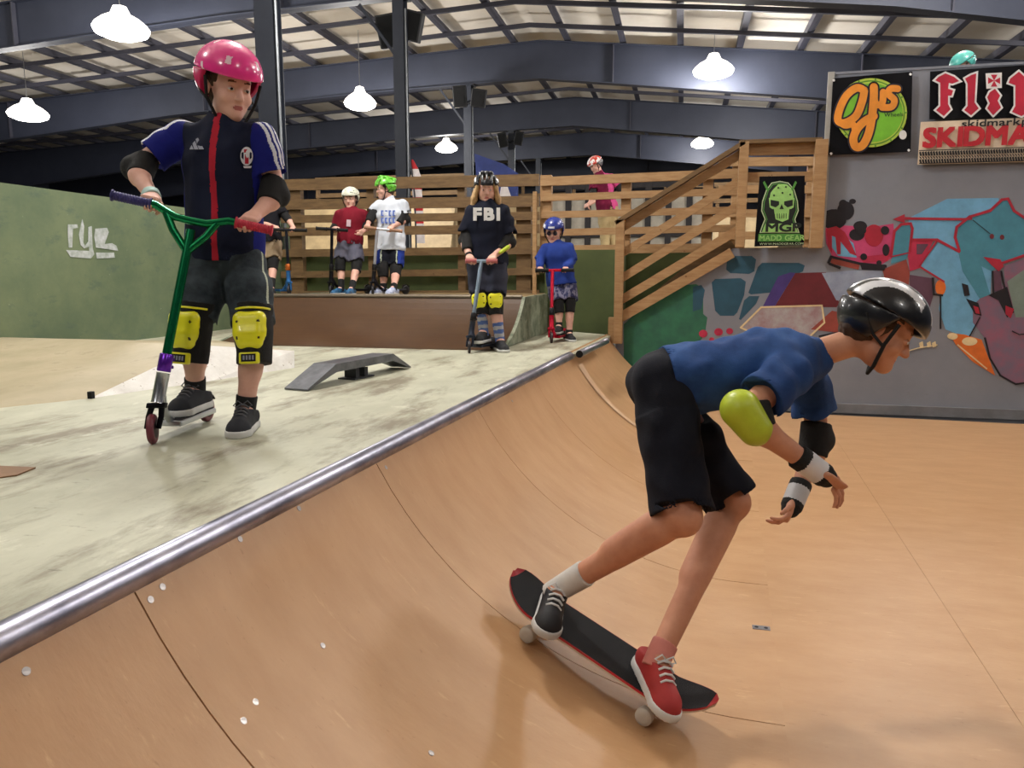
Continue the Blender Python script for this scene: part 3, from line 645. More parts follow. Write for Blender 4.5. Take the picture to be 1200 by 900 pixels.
# flat bottom sheets (split at the seam the photo shows)
FLAT = TANPLY
mbf = []
vseam = ((onz(1200,780,-Hh)-cop0)@cn-.03, (onz(985,555,-Hh)-cop0)@cn-.03); vsm = sum(vseam)/2
flat = empty('flat_bottom', (2,3,-Hh)); tag(flat, 'tan plywood flat bottom between the ramp and the mural wall', 'ramp floor')
for a, b in ((-3.4,swall-.02),):
    for va, vb in ((v1+.12-.0007,vsm),(vsm,vsm+5)): 
        mb = MB(); g = .0007
        P = [rp(a+g,va+g),rp(b-g,va+g),rp(b-g,vb-g),rp(a+g,vb-g)]; mb.prism(P, (0,0,-.012)); mb.build('plywood_sheet', FLAT, flat)
MB().prism([rp(-3.4,v1+.1208,-.013),rp(swall,v1+.1208,-.013),rp(swall,vsm+5,-.013),rp(-3.4,vsm+5,-.013)], (0,0,-.05)).build('underlay', SEAM, flat)
def hit(px, py):
    """where the line of sight meets the ramp"""
    r = ray(px,py); best = None
    for i in range(1,4000):
        p = CC+r*i*.002; v = (p-cop0)@cn-.03
        if v > 0 and p[2] < prof(v)-.012: return p, v
    return None, None
for (px,py,w) in [(30,787,1),(176,703,1),(190,688,1),(299,823,1),(285,845,1),(378,757,1),(505,883,.7),(350,596,1),(281,632,1),(600,470,1),(452,548,1)]:
    p, v = hit(px,py)
    if p is None or v > v1: continue
    a = (v1-v)/R_; n = cn*a+UP*math.sqrt(1-a*a); o = MB()
    o.lathe(p+n*.0005, n, [(0,.0075),(.0016,.0075),(.002,.0065),(.0014,.0035),(.0004,.002)], 14).build('screw_head', SCREW, ramp, True)
p, v = hit(892,736)
o = MB().box(p+UP*.0015, (.032,.016,.0015), (nz(CR*.97-CA*.25), nz(CA*.97+CR*.25), UP), bev=.001)
for s in (-1,1): o.lathe(p+UP*.0028+nz(CR*.97-CA*.25)*s*.017, UP, [(0,.0075),(.001,.007),(.0013,.004)], 12, 1)
tag(o.build('metal_plate', [metal('plate_steel',(165,165,175),.3), metal('plate_hole',(60,60,66),.5)]), 'small steel plate with two screw holes on the tan ramp floor', 'plate')
# coping pipes
def pipe(a, b, r, label, openend=False):
    t = MB(); d = nz(b-a); t.tube([a,b], r, 28); 
    t.lathe(a-d*.001, -d, [(0,r*.98),(.0005,r*.85)], 24, 1) if openend else None
    o = t.build('coping_pipe', [PIPE, DARKIN], None, True); tag(o, label, 'pipe', 'steel coping pipes'); return o
pipe(cs+UP*.004, cop1+UP*.004-cd*.01, .034, 'long shiny steel coping pipe along the near deck edge')
pipe(onz(679,415,.035), onz(711,399.5,.03), .027, 'short dark coping pipe with an open end before the mural wall', True)
# ------------------------------------------------------------ grind ledge on the deck
lg = [onz(347,458)+UP*.012, None, None, onz(470,431)+UP*.012]
dl = nz(lg[3]-lg[0]); L_ = np.linalg.norm(lg[3]-lg[0]); sdl = np.cross(dl, UP)
hz = .105; lg[1] = lg[0]+dl*L_*.24+UP*hz; lg[2] = lg[0]+dl*L_*.80+UP*hz
t = empty('grind_ledge', tuple((lg[0]+lg[3])/2-UP*.012)); tag(t, 'low grey steel grind ledge bent down at both ends, standing on the deck', 'grind ledge')
mb = MB(); wv = sdl*.075; th = UP*.045
P = [lg[0],lg[1],lg[2],lg[3]]
for a, b in zip(P[:-1],P[1:]): mb.add([a-wv,a+wv,b+wv,b-wv,a-wv-th*.9,a+wv-th*.9,b+wv-th*.9,b-wv-th*.9] if False else [a-wv,a+wv,b+wv,b-wv,a-wv-(th if a[2]>.05 else th*.2),a+wv-(th if a[2]>.05 else th*.2),b+wv-(th if b[2]>.05 else th*.2),b-wv-(th if b[2]>.05 else th*.2)], [(0,1,2,3),(4,7,6,5),(0,4,5,1),(1,5,6,2),(2,6,7,3),(3,7,4,0)])
mb.build('rail_plate', LEDGE, t)
c = (lg[1]+lg[2])/2; c = A3(c[0],c[1],0)
for s in (-1,1): MB().box(c+dl*.045*s+UP*(hz-.045)/2, (.018,.04,(hz-.045)/2), (dl,sdl,UP)).build('support_leg', mat('ledge_leg',(40,42,50),.6), t)
MB().box(c+UP*.004, (.1,.06,.004), (dl,sdl,UP)).build('foot_plate', mat('ledge_leg',(40,42,50),.6), t)
# ------------------------------------------------------------ left bank and green wall
f0 = onz(-260,486); f1 = onz(0,478); f2 = onz(105,467); t1 = onz(245,447); t1z = at(245,405,4.5); t2 = onz(345,431); t2z = at(345,411,4.98); t15 = onz(180,456); t15z = at(180,431,4.12)
b0 = A3(-4.99,2.6,.12); b1 = A3(-4.99,4.6,.14); b2 = A3(-4.99,6.0,.0); b3 = A3(-4.1,5.95,.02); tm = t2z*.4+b3*.6
bank = empty('bank_ramp', tuple((f1+t1)/2)); tag(bank, 'low worn tan plywood bank with a white side, before the green wall', 'bank ramp')
mb = MB(); vs = [f0,f1,f2,t15z,t1z,t2z,b3,b2,b1,b0]
mb.add(vs, [(0,1,8),(0,8,9),(1,2,3),(1,3,8),(3,4,8),(4,7,8),(4,6,7),(4,5,6)]); mb.build('bank_surface', HUMP, bank, True)
mb = MB(); o_ = (t2-f2); 
mb.add([f2,t15,t1,t2,t2z,t1z,t15z], [(0,1,6),(1,2,5,6),(2,3,4,5)]); mb.add([t2,t2z,b3,A3(b3[0],b3[1],0)], [(0,1,2,3)]); mb.build('bank_side', WHITEP, bank)
c = onz(107,467); MB().box(c+UP*.015, (.012,.012,.02), bev=.002).build('corner_cap', BLACKP, bank)
MB().prism([onz(300,428)+UP*.001,onz(352,424)+UP*.001,onz(345,414)+UP*.001,onz(310,414)+UP*.001], UP*.002).build('painted_patch', mat('violet_patch',(150,150,170),.6,col2=(190,186,196),scale=20), bank) if False else None
mb = MB(); mb.box((-5.05,5.1,.2), (.05,3.9,1.09))
def wy(x, y):                                       # photo point on the green wall's face
    r = ray(x,y); return CC + r*((-5.0+.0)/r[0]) + A3(.002,0,0)
TAG = [[(79,263),(90,263),(91,267),(85,268),(84,290),(80,290),(79,272)],[(94,265),(96,257),(98,265),(97,284),(99,288),(103,283),(103,266),(107,265),(108,290),(110,298),(106,303),(82,301),(77,293),(104,294),(104,289),(98,291),(94,287),(92,275)],[(111,268),(125,267),(127,272),(122,286),(131,285),(136,288),(138,294),(112,290),(110,278)],[(112,296),(133,296),(134,302),(113,303)]]
for i, pl in enumerate(TAG): mb.prism([wy(*q) for q in pl], (.003,0,0), 1)
tag(mb.build('wall_green', [GREENW, mat('white_spray',(200,204,208),.8,col2=(150,160,152),scale=14)]), kind='structure')
# ------------------------------------------------------------ far quarter pipe, low platform
ql = onz(243,408); qr = onz(592,407); qy = (ql[1]+qr[1])/2; xl, xr = -4.05, qr[0]
run, zp = 1.0, .4
qp = empty('quarter_pipe', ((xl+xr)/2,qy,0)); tag(qp, 'brown curved quarter pipe in front of the low platform', 'quarter pipe')
def qz(t): r = (run*run+zp*zp)/(2*zp); return r-math.sqrt(r*r-(t*run)**2)
ts = np.linspace(0,1,16); mb = MB()
for a, b in zip(ts[:-1],ts[1:]): mb.add([(xl,qy+a*run,qz(a)+.003),(xr,qy+a*run,qz(a)+.003),(xr,qy+b*run,qz(b)+.003),(xl,qy+b*run,qz(b)+.003)], [(0,1,2,3)])
mb.build('curved_surface', TANPLY2, qp, True)
SIDE = mat('side_panel_paint', (150,156,136), .7, col2=(100,110,92), scale=7, contrast=(.4,.6)); overlay(SIDE,(196,198,182),9,(1,1,1),.6,.66,5,.7)
for x, s in ((xr,1),(xl,-1)):
    poly = [(x,qy+t*run,qz(t)+.006) for t in ts] + [(x,8.15,zp+.006),(x,8.15,0)]
    MB().prism(poly, (.03*s,0,0)).build('side_panel', SIDE, qp)
MB().tube([(xl,qy+run,zp+.0),(xr,qy+run,zp+.0)], .025, 12).build('coping_pipe', metal('dull_pipe',(120,110,96),.5,.7), qp, True)
mb = MB().box(((xl+xr)/2,(qy+run+8.6)/2,zp-.015), ((xr-xl)/2,(8.6-qy-run)/2,.015)); 
tag(mb.build('floor_low_platform', mat('platform_board',(150,128,92),.6,col2=(120,100,70))), kind='structure')
# olive boards behind the low platform, upper platform
slab('wall_olive', (-4.99,8.7,-.1), (xr+.0,8.76,.9), OLIVE); slab('wall_olive', (xr,7.95,-.1), (-.63,8.02,.87), OLIVE); slab('wall_olive', (xr-.0,8.02,-.1), (xr+.05,8.76,.87), OLIVE)
slab('floor_upper_platform', (xr,8.02,.8), (-.66,12.6,.87), mat('platform_board',(150,128,92))); slab('floor_upper_platform', (-.66,8.68,.8), (3.4,12.6,.87), mat('platform_board',(150,128,92))); slab('floor_upper_platform', (.56,7.72,.8), (3.4,8.68,.87), mat('platform_board',(150,128,92)))
slab('wall_olive', (-.66,8.6,-.75), (.55,8.66,.87), OLIVE); slab('wall_olive', (-.66,8.03,-.1), (-.63,8.6,.87), OLIVE)
# ------------------------------------------------------------ railings
def zy(py, Y, px=500): return float(ony(px, py, Y)[2])
def railing(label, Y, pxs, rows, posts, m, t=.04, ysh=0, grp=None):
    """rows: (px0, py0, px1, py1, height)"""
    a = ony(pxs[0],300,Y); b = ony(pxs[1],300,Y); r = empty('wooden_railing', ((a[0]+b[0])/2, Y, .4)); tag(r, label, 'railing', grp)
    for (x0,y0,x1,y1,h) in rows: MB().bar(ony(x0,y0,Y), ony(x1,y1,Y), t, h).build('rail', m, r)
    for (x,y0,y1,w,dy) in posts:
        p0 = ony(x,y0,Y); p1 = ony(x,y1,Y); MB().box(((p0+p1)/2)+A3(0,dy,0), (w/2,.045,abs(p0[2]-p1[2])/2)).build('post', m, r)
    return r
YL = 8.45
X0_ = 330
railing('brown lumber railing behind the kids on the low platform', YL, (X0_,632), [(X0_,217,632,211,.13),(X0_,240,632,236,.12),(X0_,257,632,253,.09),(X0_,272,632,268,.1),(X0_,297,632,293,.09),(X0_,322,632,318,.08),(X0_,344,632,343,.06)],
        [(346,212,345,.16,.06),(434,215,345,.09,.07),(540,214,345,.09,.07),(613,235,345,.17,.07)], WOODD)
railing('lumber railing along the front of the upper platform', 7.98, (640,872), [(634,213,872,203,.09),(634,232,872,224,.07),(634,252,872,246,.07),(634,273,872,267,.07),(634,293,872,290,.09)],
        [(639,205,296,.12,.06),(733,205,292,.1,.07),(829,205,290,.1,.07)], WOOD)
slabp = ony(627.5,345,7.93); p1 = ony(627.5,225,7.93); tag(MB().box((p1[0],7.9,(p1[2]+.0)/2), (.02,.02,p1[2]/2)).build('corner_post', WOOD), 'thin pale corner strip standing where the olive wall meets the low platform', 'post')
# ------------------------------------------------------------ mural wall
WY = 7.6
def wl(x, y, o=0): return ony(x,y,WY) - A3(0,o,0)
NAVY = mat('m_black',(28,24,30),.8); 
MM = [GREYW]
MMI = {}
def pm(n, c, c2=None):
    m = mat('paint_'+n, c, .75, col2=c2 or tuple(x*.88 for x in c), scale=6); MMI[n] = len(MM); MM.append(m)
for n,c,c2 in (('sky',(112,170,208),None),('teal',(74,138,160),None),('red',(170,36,58),None),('crimson',(190,50,80),(160,36,66)),('pink',(196,70,116),None),('black',(30,26,34),None),('maroon',(104,36,44),None),('violet',(76,60,128),None),('green',(52,112,84),(44,92,76)),('slate',(44,84,104),None),('white',(170,170,172),(150,120,124)),('orange',(222,112,44),None),('cream',(228,206,160),None),('mauve',(140,90,110),(110,100,120)),('plum',(96,66,84),None),('brick',(150,70,60),None),('lilac',(150,160,180),(126,136,160)),('olive',(120,136,128),None)): pm(n,c,c2)
mb = MB()
zb = -.84
# wall body: stair part (sloped top) and tall part, 12 cm thick
sl = [wl(722,372),wl(859,291),wl(963,290)]
b = [A3(p[0],WY,p[2]) for p in sl]
xs0, xs1 = b[0][0], b[2][0]; ztp = 2.42
mb.prism([A3(xs0,WY,zb)]+b+[A3(xs1,WY,zb)], (0,.12,0)); 
mb.prism([A3(xs1,WY,zb),A3(xs1,WY,ztp),A3(7,WY,ztp),A3(7,WY,zb)], (0,.12,0))
LY = [0]
def blob(col, pts, lift=1):
    LY[0] += 1; o_ = .0012*lift+.00001*LY[0]; mb.prism([wl(x,y,o_) for x,y in pts], (0,o_,0), MMI[col])
def circ(col, x, y, rx, ry, lift=2, n=18): blob(col, [(x+rx*math.cos(2*math.pi*i/n), y+ry*math.sin(2*math.pi*i/n)) for i in range(n)], lift)
def line(col, pts, w, lift=4):
    for (x0,y0),(x1,y1) in zip(pts[:-1],pts[1:]):
        d = math.hypot(x1-x0,y1-y0) or 1; nx,ny = -(y1-y0)/d*w/2,(x1-x0)/d*w/2; ex,ey = (x1-x0)/d*w*.3,(y1-y0)/d*w*.3
        blob(col, [(x0+nx-ex,y0+ny-ey),(x1+nx+ex,y1+ny+ey),(x1-nx+ex,y1-ny+ey),(x0-nx-ex,y0-ny-ey)], lift)
# left blocks
blob('green', [(731,380),(778,336),(816,333),(824,338),(824,368),(829,372),(826,392),(805,420),(770,440),(731,432)]); blob('slate', [(812,336),(822,334),(826,340),(822,362),(812,365)],2)
blob('green', [(731,404),(790,400),(840,410),(850,440),(760,470),(731,450)],2)
blob('slate', [(852,303),(858,300),(881,300),(886,304),(884,318),(878,321),(856,320),(851,316)]); blob('slate', [(834,331),(838,327),(868,326),(874,330),(872,346),(864,366),(860,370),(844,370),(838,364)])
blob('slate', [(877,343),(888,313),(893,308),(936,308),(943,311),(941,318),(915,330),(902,343),(880,345)]); blob('slate', [(866,374),(872,352),(878,347),(890,347),(886,356),(868,375)])
blob('violet', [(894,359),(912,324),(926,319),(932,320),(912,352),(908,359)]); blob('maroon', [(908,359),(932,320),(968,319),(972,330),(984,356),(980,360)])
blob('white', [(868,384),(892,360),(963,358),(965,378),(948,395),(900,398)],2); line('cream',[(868,384),(892,360),(963,358),(966,378),(949,394),(900,398),(868,384)],2)
for x,y,r in ((824,391,5),(842,389,5),(855,388,4),(834,398,3),(866,398,3)): circ('crimson',x,y,r,r*.9,3)
# splats and pink figure
for x,y,rx,ry in ((977,257,15,12),(991,247,10,11),(988,239,5,5),(999,236,4,3),(1008,265,8,6),(1004,275,9,7)): circ('black',x,y,rx,ry,3)
blob('pink', [(967,267),(985,264),(1020,266),(1047,262),(1049,300),(1030,312),(1010,310),(975,300),(968,285)]); 
blob('sky', [(975,275),(984,272),(1000,285),(1004,302),(982,300),(975,290)],2); blob('red', [(968,268),(980,265),(990,272),(998,287),(1004,300),(996,297),(985,283),(985,298),(981,298),(979,278),(974,276),(975,297),(970,288)],3)
circ('red',1024,276,11,13,3); blob('crimson',[(1005,300),(1012,308),(1040,306),(1046,290),(1036,298),(1018,300)],3)
for x,y,rx,ry in ((1038,293,4,7),(1012,301,4,4),(1037,270,5,5),(1030,308,3,3),(1009,270,6,5)): circ('black',x,y,rx,ry,5)
blob('brick', [(972,301),(1008,308),(1006,316),(974,309)],3); line('black',[(971,308),(974,301),(1008,309),(1038,312)],3,5); line('black',[(972,309),(984,314)],3,5); blob('black',[(1008,310),(1038,310),(1036,317),(1010,316)],5)
blob('lilac', [(963,320),(1000,317),(1034,316),(1032,330),(1046,340),(1040,356),(980,352)]); 
blob('teal', [(1046,296),(1048,272),(1054,264),(1066,262),(1069,268),(1066,290),(1062,304),(1044,309)],3); line('red',[(1044,300),(1048,271),(1056,263),(1067,262),(1069,268),(1066,294)],3,5); line('red',[(1044,301),(1066,296)],1.5,5)
blob('brick', [(1034,316),(1062,304),(1066,320),(1064,342),(1040,338)],2); blob('plum',[(1066,322),(1092,326),(1094,345),(1086,372),(1066,350)],2)
blob('crimson',[(1069,282),(1094,281),(1086,298),(1078,314),(1066,318),(1064,300)],3); blob('plum',[(1074,286),(1088,286),(1080,298),(1074,298)],4)
# large blue shapes
blob('sky', [(1064,256),(1110,233),(1170,232),(1172,240),(1140,252),(1124,262),(1119,278),(1124,294),(1100,281),(1070,280)]); 
blob('sky', [(1078,312),(1099,284),(1124,296),(1150,300),(1162,318),(1160,350),(1148,372),(1134,396),(1108,386),(1100,362),(1106,330)],2)
blob('teal', [(1124,262),(1140,252),(1160,248),(1172,236),(1180,234),(1188,246),(1200,256),(1260,262),(1280,290),(1200,300),(1176,308),(1162,318),(1150,312),(1160,345),(1148,350),(1128,318),(1119,278)],3)
line('red',[(1060,256),(1130,257),(1138,256)],3,5); blob('red',[(1046,257),(1060,251),(1060,261)],5); line('red',[(1124,294),(1119,278),(1121,266),(1136,254),(1160,247),(1174,234),(1181,233),(1188,247),(1204,258)],3,6); line('red',[(1069,281),(1098,281),(1124,295)],3,6); line('red',[(1098,282),(1077,312),(1106,330)],2,6)
circ('maroon',1162,277,2.5,3,6); circ('maroon',1174,278,2.5,3,6); line('black',[(1140,258),(1160,274)],.8,6)
blob('red',[(1152,301),(1172,304),(1176,312),(1170,318),(1163,312)],6); line('red',[(1172,309),(1210,296)],3,6)
blob('mauve',[(1140,358),(1152,346),(1166,344),(1178,330),(1176,312),(1210,300),(1280,310),(1280,430),(1215,446),(1190,450),(1172,440),(1160,420),(1154,396),(1140,378)],2); blob('olive',[(1180,330),(1200,316),(1240,320),(1240,370),(1190,372)],3)
line('black',[(1154,396),(1160,420),(1172,440),(1190,450),(1215,447)],2,6)
blob('plum',[(1163,318),(1172,316),(1174,340),(1164,342)],4); line('black',[(1163,318),(1164,344)],2,6); line('black',[(1173,318),(1178,342)],2,6); blob('black',[(1158,346),(1180,336),(1188,366),(1180,372),(1170,352)],5); blob('red',[(1178,358),(1188,362),(1184,373),(1178,368)],6)
blob('black',[(1127,332),(1134,334),(1136,346),(1130,347)],6); blob('black',[(1132,350),(1146,355),(1150,370),(1142,368)],6); blob('red',[(1140,358),(1146,360),(1148,368),(1143,367)],7); line('black',[(1148,372),(1136,394)],1.2,6)
circ('orange',1102,337,6,9,5); line('black',[(1093,326),(1094,345),(1104,346)],2.5,6); line('black',[(1102,346),(1102,385)],1.5,6)
blob('orange',[(1112,390),(1130,392),(1150,398),(1160,424),(1166,440),(1140,424),(1120,404)],4); circ('cream',1136,400,9,5,6); circ('cream',1116,394,6,4,6); line('cream',[(1122,404),(1156,432)],1.5,6)
blob('brick',[(950,386),(975,364),(1010,372),(1060,392),(1000,392)],2); line('black',[(960,394),(980,390),(1010,396)],2,6)
for x in (1077,1086,1092): blob('cream',[(x,402),(x+4,400),(x+5,406),(x+1,407)],6)
line('cream',[(1045,417),(1075,408),(1098,404)],1,6); line('black',[(1186,388),(1194,392),(1204,391)],1.2,7)
tag(mb.build('wall_mural', MM, loc=(1.2,WY,zb)), kind='structure')
# skirting strip along the wall's foot and light edge strip
slab('baseboard_mural', (xs1+.01,WY-.03,-.712), (7,WY-.001,-.62), mat('grey_strip',(126,126,130),.7)); slab('trim_2', (xs1-.035,WY-.02,.87), (xs1+.02,WY-.004,ztp+.02), mat('pale_edge',(176,174,168),.6))
slab('baseboard_stair', (xs0,WY-.03,-.712), (xs1+.01,WY-.001,-.58), mat('grey_strip',(126,126,130)))
slab('trim_3', (xs1,WY-.005,ztp-.002), (7,WY+.13,ztp+.02), GREYW)
# ------------------------------------------------------------ stair railing
sr = empty('stair_railing', (xs0,WY-.02,-.1)); tag(sr, 'sloping lumber stair railing with newel posts on top of the mural wall', 'railing')
YS = WY-.03
def S_(x,y): return ony(x,y,YS)
MB().bar(S_(722,262)+A3(0,-.035,0), S_(872,168)+A3(0,-.035,0), .12, .04).build('handrail', WOODD, sr)
for a, b_, h in (((727,268),(872,178),.08),((727,298),(868,211),.075),((727,327),(866,240),.08),((727,352),(864,270),.085),((727,372),(858,296),.1)): MB().bar(S_(*a), S_(*b_), .04, h).build('rail', WOOD, sr)
for x, y0, y1, w_ in ((726,258,402,.085),(869,168,290,.085),(958,165,291,.11)):
    p0, p1 = S_(x,y0), S_(x,y1); MB().box((p0+p1)/2-A3(0,.05,0), (w_/2,.045,abs(p0[2]-p1[2])/2), bev=.004).build('post', WOOD, sr)
for y0, y1, h, nm in ((174,172,.13,'rail'),(208,207,.09,'rail')): MB().bar(S_(866,y0), S_(960,y1), .04, h).build(nm, WOOD, sr)
MB().bar(S_(866,168)-A3(0,.03,0), S_(962,165)-A3(0,.03,0), .12, .035).build('handrail', WOODD, sr)
MB().box(S_(719,387), (.05,.05,.13)).build('post_block', WOOD, sr)
# steps behind the mural wall
stp = empty('staircase', (0,WY+.5,-.05)); tag(stp, 'plywood steps climbing behind the sloping stair railing', 'stairs')
for i in range(6):
    t_ = (i+1)/6; x_ = xs0+(b[1][0]-xs0)*i/6+.13; z_ = -.05+(.87+.05)*t_
    MB().box((x_+.0,WY+.56,(z_-.05)/2-.02), (.115,.40,(z_+.05)/2+.0)).build('step', mat('step_board',(110,100,66),.7), stp)
MB().bar(A3(xs0,WY+.16,-.02), A3(b[1][0],WY+.16,.92), .03, .22).build('stringer', WOODD, stp)
# ramp-side things beyond: small rear railing and lit boards right of the banner
railing('short lumber railing behind the skull banner on the upper platform', 9.4, (842,962), [(842,190,962,189,.1),(842,222,962,222,.09),(842,250,962,250,.09),(842,276,962,276,.09)], [(862,190,292,.1,.06),(950,190,292,.1,.06)], WOOD)
# ------------------------------------------------------------ banners
def banner(name, label, x0, y0, x1, y1, cat='banner', Y=None, corners=None, m=None):
    cs_ = corners; P = [ony(x,y,Y) for x,y in cs_]; return P
def bil(P, u, v): return (P[0]*(1-u)+P[1]*u)*(1-v) + (P[3]*(1-u)+P[2]*u)*v
def sheetm(mb, P, mi=0, th=.004, rip=.006, n=14, seed=0):
    g = lambda u,v: bil(P,u,v) - A3(0,rip*(math.sin(u*9+seed)*math.sin(v*7+seed*2)+1),0)
    for i in range(n):
        for j in range(n): mb.add([g(i/n,j/n),g((i+1)/n,j/n),g((i+1)/n,(j+1)/n),g(i/n,(j+1)/n)], [(0,1,2,3)], mi)
    E_ = [g(u,0) for u in np.linspace(0,1,n+1)]+[g(1,v) for v in np.linspace(0,1,n+1)][1:]+[g(u,1) for u in np.linspace(1,0,n+1)][1:]+[g(0,v) for v in np.linspace(1,0,n+1)][1:-1]
    mb.add([e+A3(0,th,0) for e in E_], [tuple(range(len(E_)))], mi)
    m_ = len(E_); mb.add(E_+[e+A3(0,th,0) for e in E_], [(i,(i+1)%m_,m_+(i+1)%m_,m_+i) for i in range(m_)], mi)
BANK = mat('banner_black',(16,16,22),.6,spec=.15); 
# skate brand banner, black with a green disc
P = [ony(x,y,WY-.03) for x,y in ((976,92),(1069,84),(1067,178),(971,182))]
mb = MB(); sheetm(mb, P)
mats = [BANK, mat('b_green',(122,196,50),.5), mat('b_orange',(240,150,50),.5), mat('b_lime',(190,214,80),.5), mat('b_navy',(30,26,44),.5), mat('b_white',(240,240,240),.4), mat('b_pgreen',(84,150,40),.5)]
def bw(x,y,l): return ony(x,y,WY-.046-.0012*l)
BC = [0]
def bpoly(mb, col, pts, l):
    BC[0] = (BC[0]+1)%90; e = A3(0,-.000012*BC[0],0); mb.prism([bw(x,y,l)+e for x,y in pts], (0,.0012,0), col)
def bcirc(mb, col, cx, cy, rx, ry, l, n=40): bpoly(mb, col, [(cx+rx*math.cos(2*math.pi*i/n), cy+ry*math.sin(2*math.pi*i/n)) for i in range(n)], l)
def bline(mb, col, pts, w, l):
    # smooth stroke through pts
    Q = []
    m_ = len(pts)
    for i in range(m_-1):
        p0,p1,p2,p3 = [np.array(pts[min(max(j,0),m_-1)],float) for j in (i-1,i,i+1,i+2)]
        for t in np.linspace(0,1,7)[:-1]: Q.append(.5*((2*p1)+(-p0+p2)*t+(2*p0-5*p1+4*p2-p3)*t*t+(-p0+3*p1-3*p2+p3)*t**3))
    Q.append(np.array(pts[-1],float)); Lf, Rt = [], []
    for i, p in enumerate(Q):
        d = Q[min(i+1,len(Q)-1)]-Q[max(i-1,0)]; d /= (np.linalg.norm(d) or 1); nn = np.array([-d[1],d[0]])*w/2
        Lf.append(p+nn); Rt.append(p-nn)
    for i in range(len(Q)-1):
        BC[0] = (BC[0]+1)%90; e = A3(0,-.000012*BC[0],0); vs = [bw(*Lf[i],l)+e,bw(*Lf[i+1],l)+e,bw(*Rt[i+1],l)+e,bw(*Rt[i],l)+e]; mb.add(vs, [(0,1,2,3)], col)
    for q in Q[1:-1]:
        BC[0] = (BC[0]+1)%90; e = A3(0,-.000012*BC[0],0); mb.add([bw(q[0]+w/2*math.cos(a),q[1]+w/2*math.sin(a),l)+e for a in np.linspace(0,2*math.pi,13)[:-1]], [tuple(range(12))], col)
    for q in (Q[0],Q[-1]): 
        vs = [bw(q[0]+w/2*math.cos(a),q[1]+w/2*math.sin(a),l) for a in np.linspace(0,2*math.pi,14)[:-1]]; mb.add(vs, [tuple(range(13))], col)
bcirc(mb,3,1021,132,42,40.5,1); bcirc(mb,6,1021,132,39.5,38,2); bcirc(mb,3,1021,132,38,36.5,3); bcirc(mb,1,1022,132,36,34.5,4)
for a in range(26): an = a/26*6.283; bcirc(mb,3 if a%2 else 6,1021+40.6*math.cos(an),132+39.2*math.sin(an),1.1,1.1,5,8)
strokes = [([(1013,106),(1004,103),(992,112),(984,128),(982,141),(990,144),(1003,136),(1010,120),(1013,106)],7.5), ([(1024,102),(1024,114),(1022,136),(1018,156),(1011,170),(1003,172),(1000,163),(1004,152),(1012,143),(1024,136)],8), ([(1024,102),(1025,118),(1028,123),(1034,120),(1035,108)],6.5), ([(1052,104),(1044,104),(1041,110),(1048,117),(1045,125),(1034,126)],6.5), ([(982,141),(990,147),(1000,146),(1002,156)],6)]
for col, dw, l in ((4,5.5,6),(2,1.5,7)):
    for pts, w_ in strokes: bline(mb, col, pts, w_+dw-(0 if col==4 else 0), l)
bcirc(mb,5,1058,158,4.5,5.5,7,16)
text_mb(mb, 'Wheels', bw(1036,137,7), A3(1,0,0), UP, .05, 4, .001)
for x,y in ((977,94),(1067,87),(1065,176),(974,180)): bcirc(mb,5,x,y,1.6,1.6,3,10)
tag(mb.build('banner', mats), 'black square banner with orange lettering on a green disc', 'banner')
# FLIP banner
P = [ony(x,y,WY-.03) for x,y in ((1090,84),(1290,70),(1290,134),(1089,140))]; mb = MB(); sheetm(mb, P, rip=.004, n=20)
fm = [BANK, mat('b_red',(196,30,62),.5), mat('b_white',(240,240,240),.4)]
def shape(mbx, pts, l, grow=0):
    c = np.mean(pts,0); bpoly(mbx, 1 if not grow else 2, pts, l)
LET = {'F':[(1100,90),(1108,86),(1118,90),(1124,95),(1116,98),(1112,97),(1111,104),(1117,106),(1115,112),(1111,112),(1111,122),(1114,128),(1106,136),(1097,129),(1102,124),(1102,97),(1096,94)],
 'l':[(1131,92),(1138,88),(1144,86),(1142,120),(1147,127),(1138,135),(1130,129),(1134,124),(1134,98)],
 'i':[(1160,108),(1166,104),(1172,112),(1169,118),(1173,126),(1164,135),(1157,127),(1160,121),(1157,114)],
 'p':[(1184,92),(1194,84),(1203,92),(1214,86),(1224,94),(1222,112),(1206,116),(1204,124),(1208,130),(1197,136),(1186,131),(1190,124),(1190,100),(1182,97)]}
def outl(pts, g):
    n = len(pts); out = []; ar = sum(pts[i][0]*pts[(i+1)%n][1]-pts[(i+1)%n][0]*pts[i][1] for i in range(n)); sg = 1 if ar > 0 else -1
    for i in range(n):
        a, b_, c_ = np.array(pts[i-1],float), np.array(pts[i],float), np.array(pts[(i+1)%n],float); d1 = (b_-a)/np.linalg.norm(b_-a); d2 = (c_-b_)/np.linalg.norm(c_-b_)
        n1 = np.array([d1[1],-d1[0]])*sg; n2 = np.array([d2[1],-d2[0]])*sg; m_ = n1+n2; L__ = np.linalg.norm(m_) or 1; m_ /= L__; out.append(tuple(b_+m_*g/max(.5,m_@n1)))
    return out
for nm, pts in LET.items(): bpoly(mb, 2, outl(pts,2.2), 3); bpoly(mb, 1, pts, 4)
bpoly(mb,2,[(1155,86),(1174,85),(1174,103),(1156,104)],3)
for a in range(4):
    an = a*math.pi/2; cx, cy = 1165,94.5; f_ = lambda r,t: (cx+r*math.cos(an+t), cy+r*math.sin(an+t)); bpoly(mb,1,[(cx,cy),f_(8,-.5),f_(8,.5)],4)
bpoly(mb,0,[(1205,96),(1214,98),(1213,106),(1204,108)],5)
tag(mb.build('banner', fm), 'black banner with red gothic lettering outlined in white', 'banner')
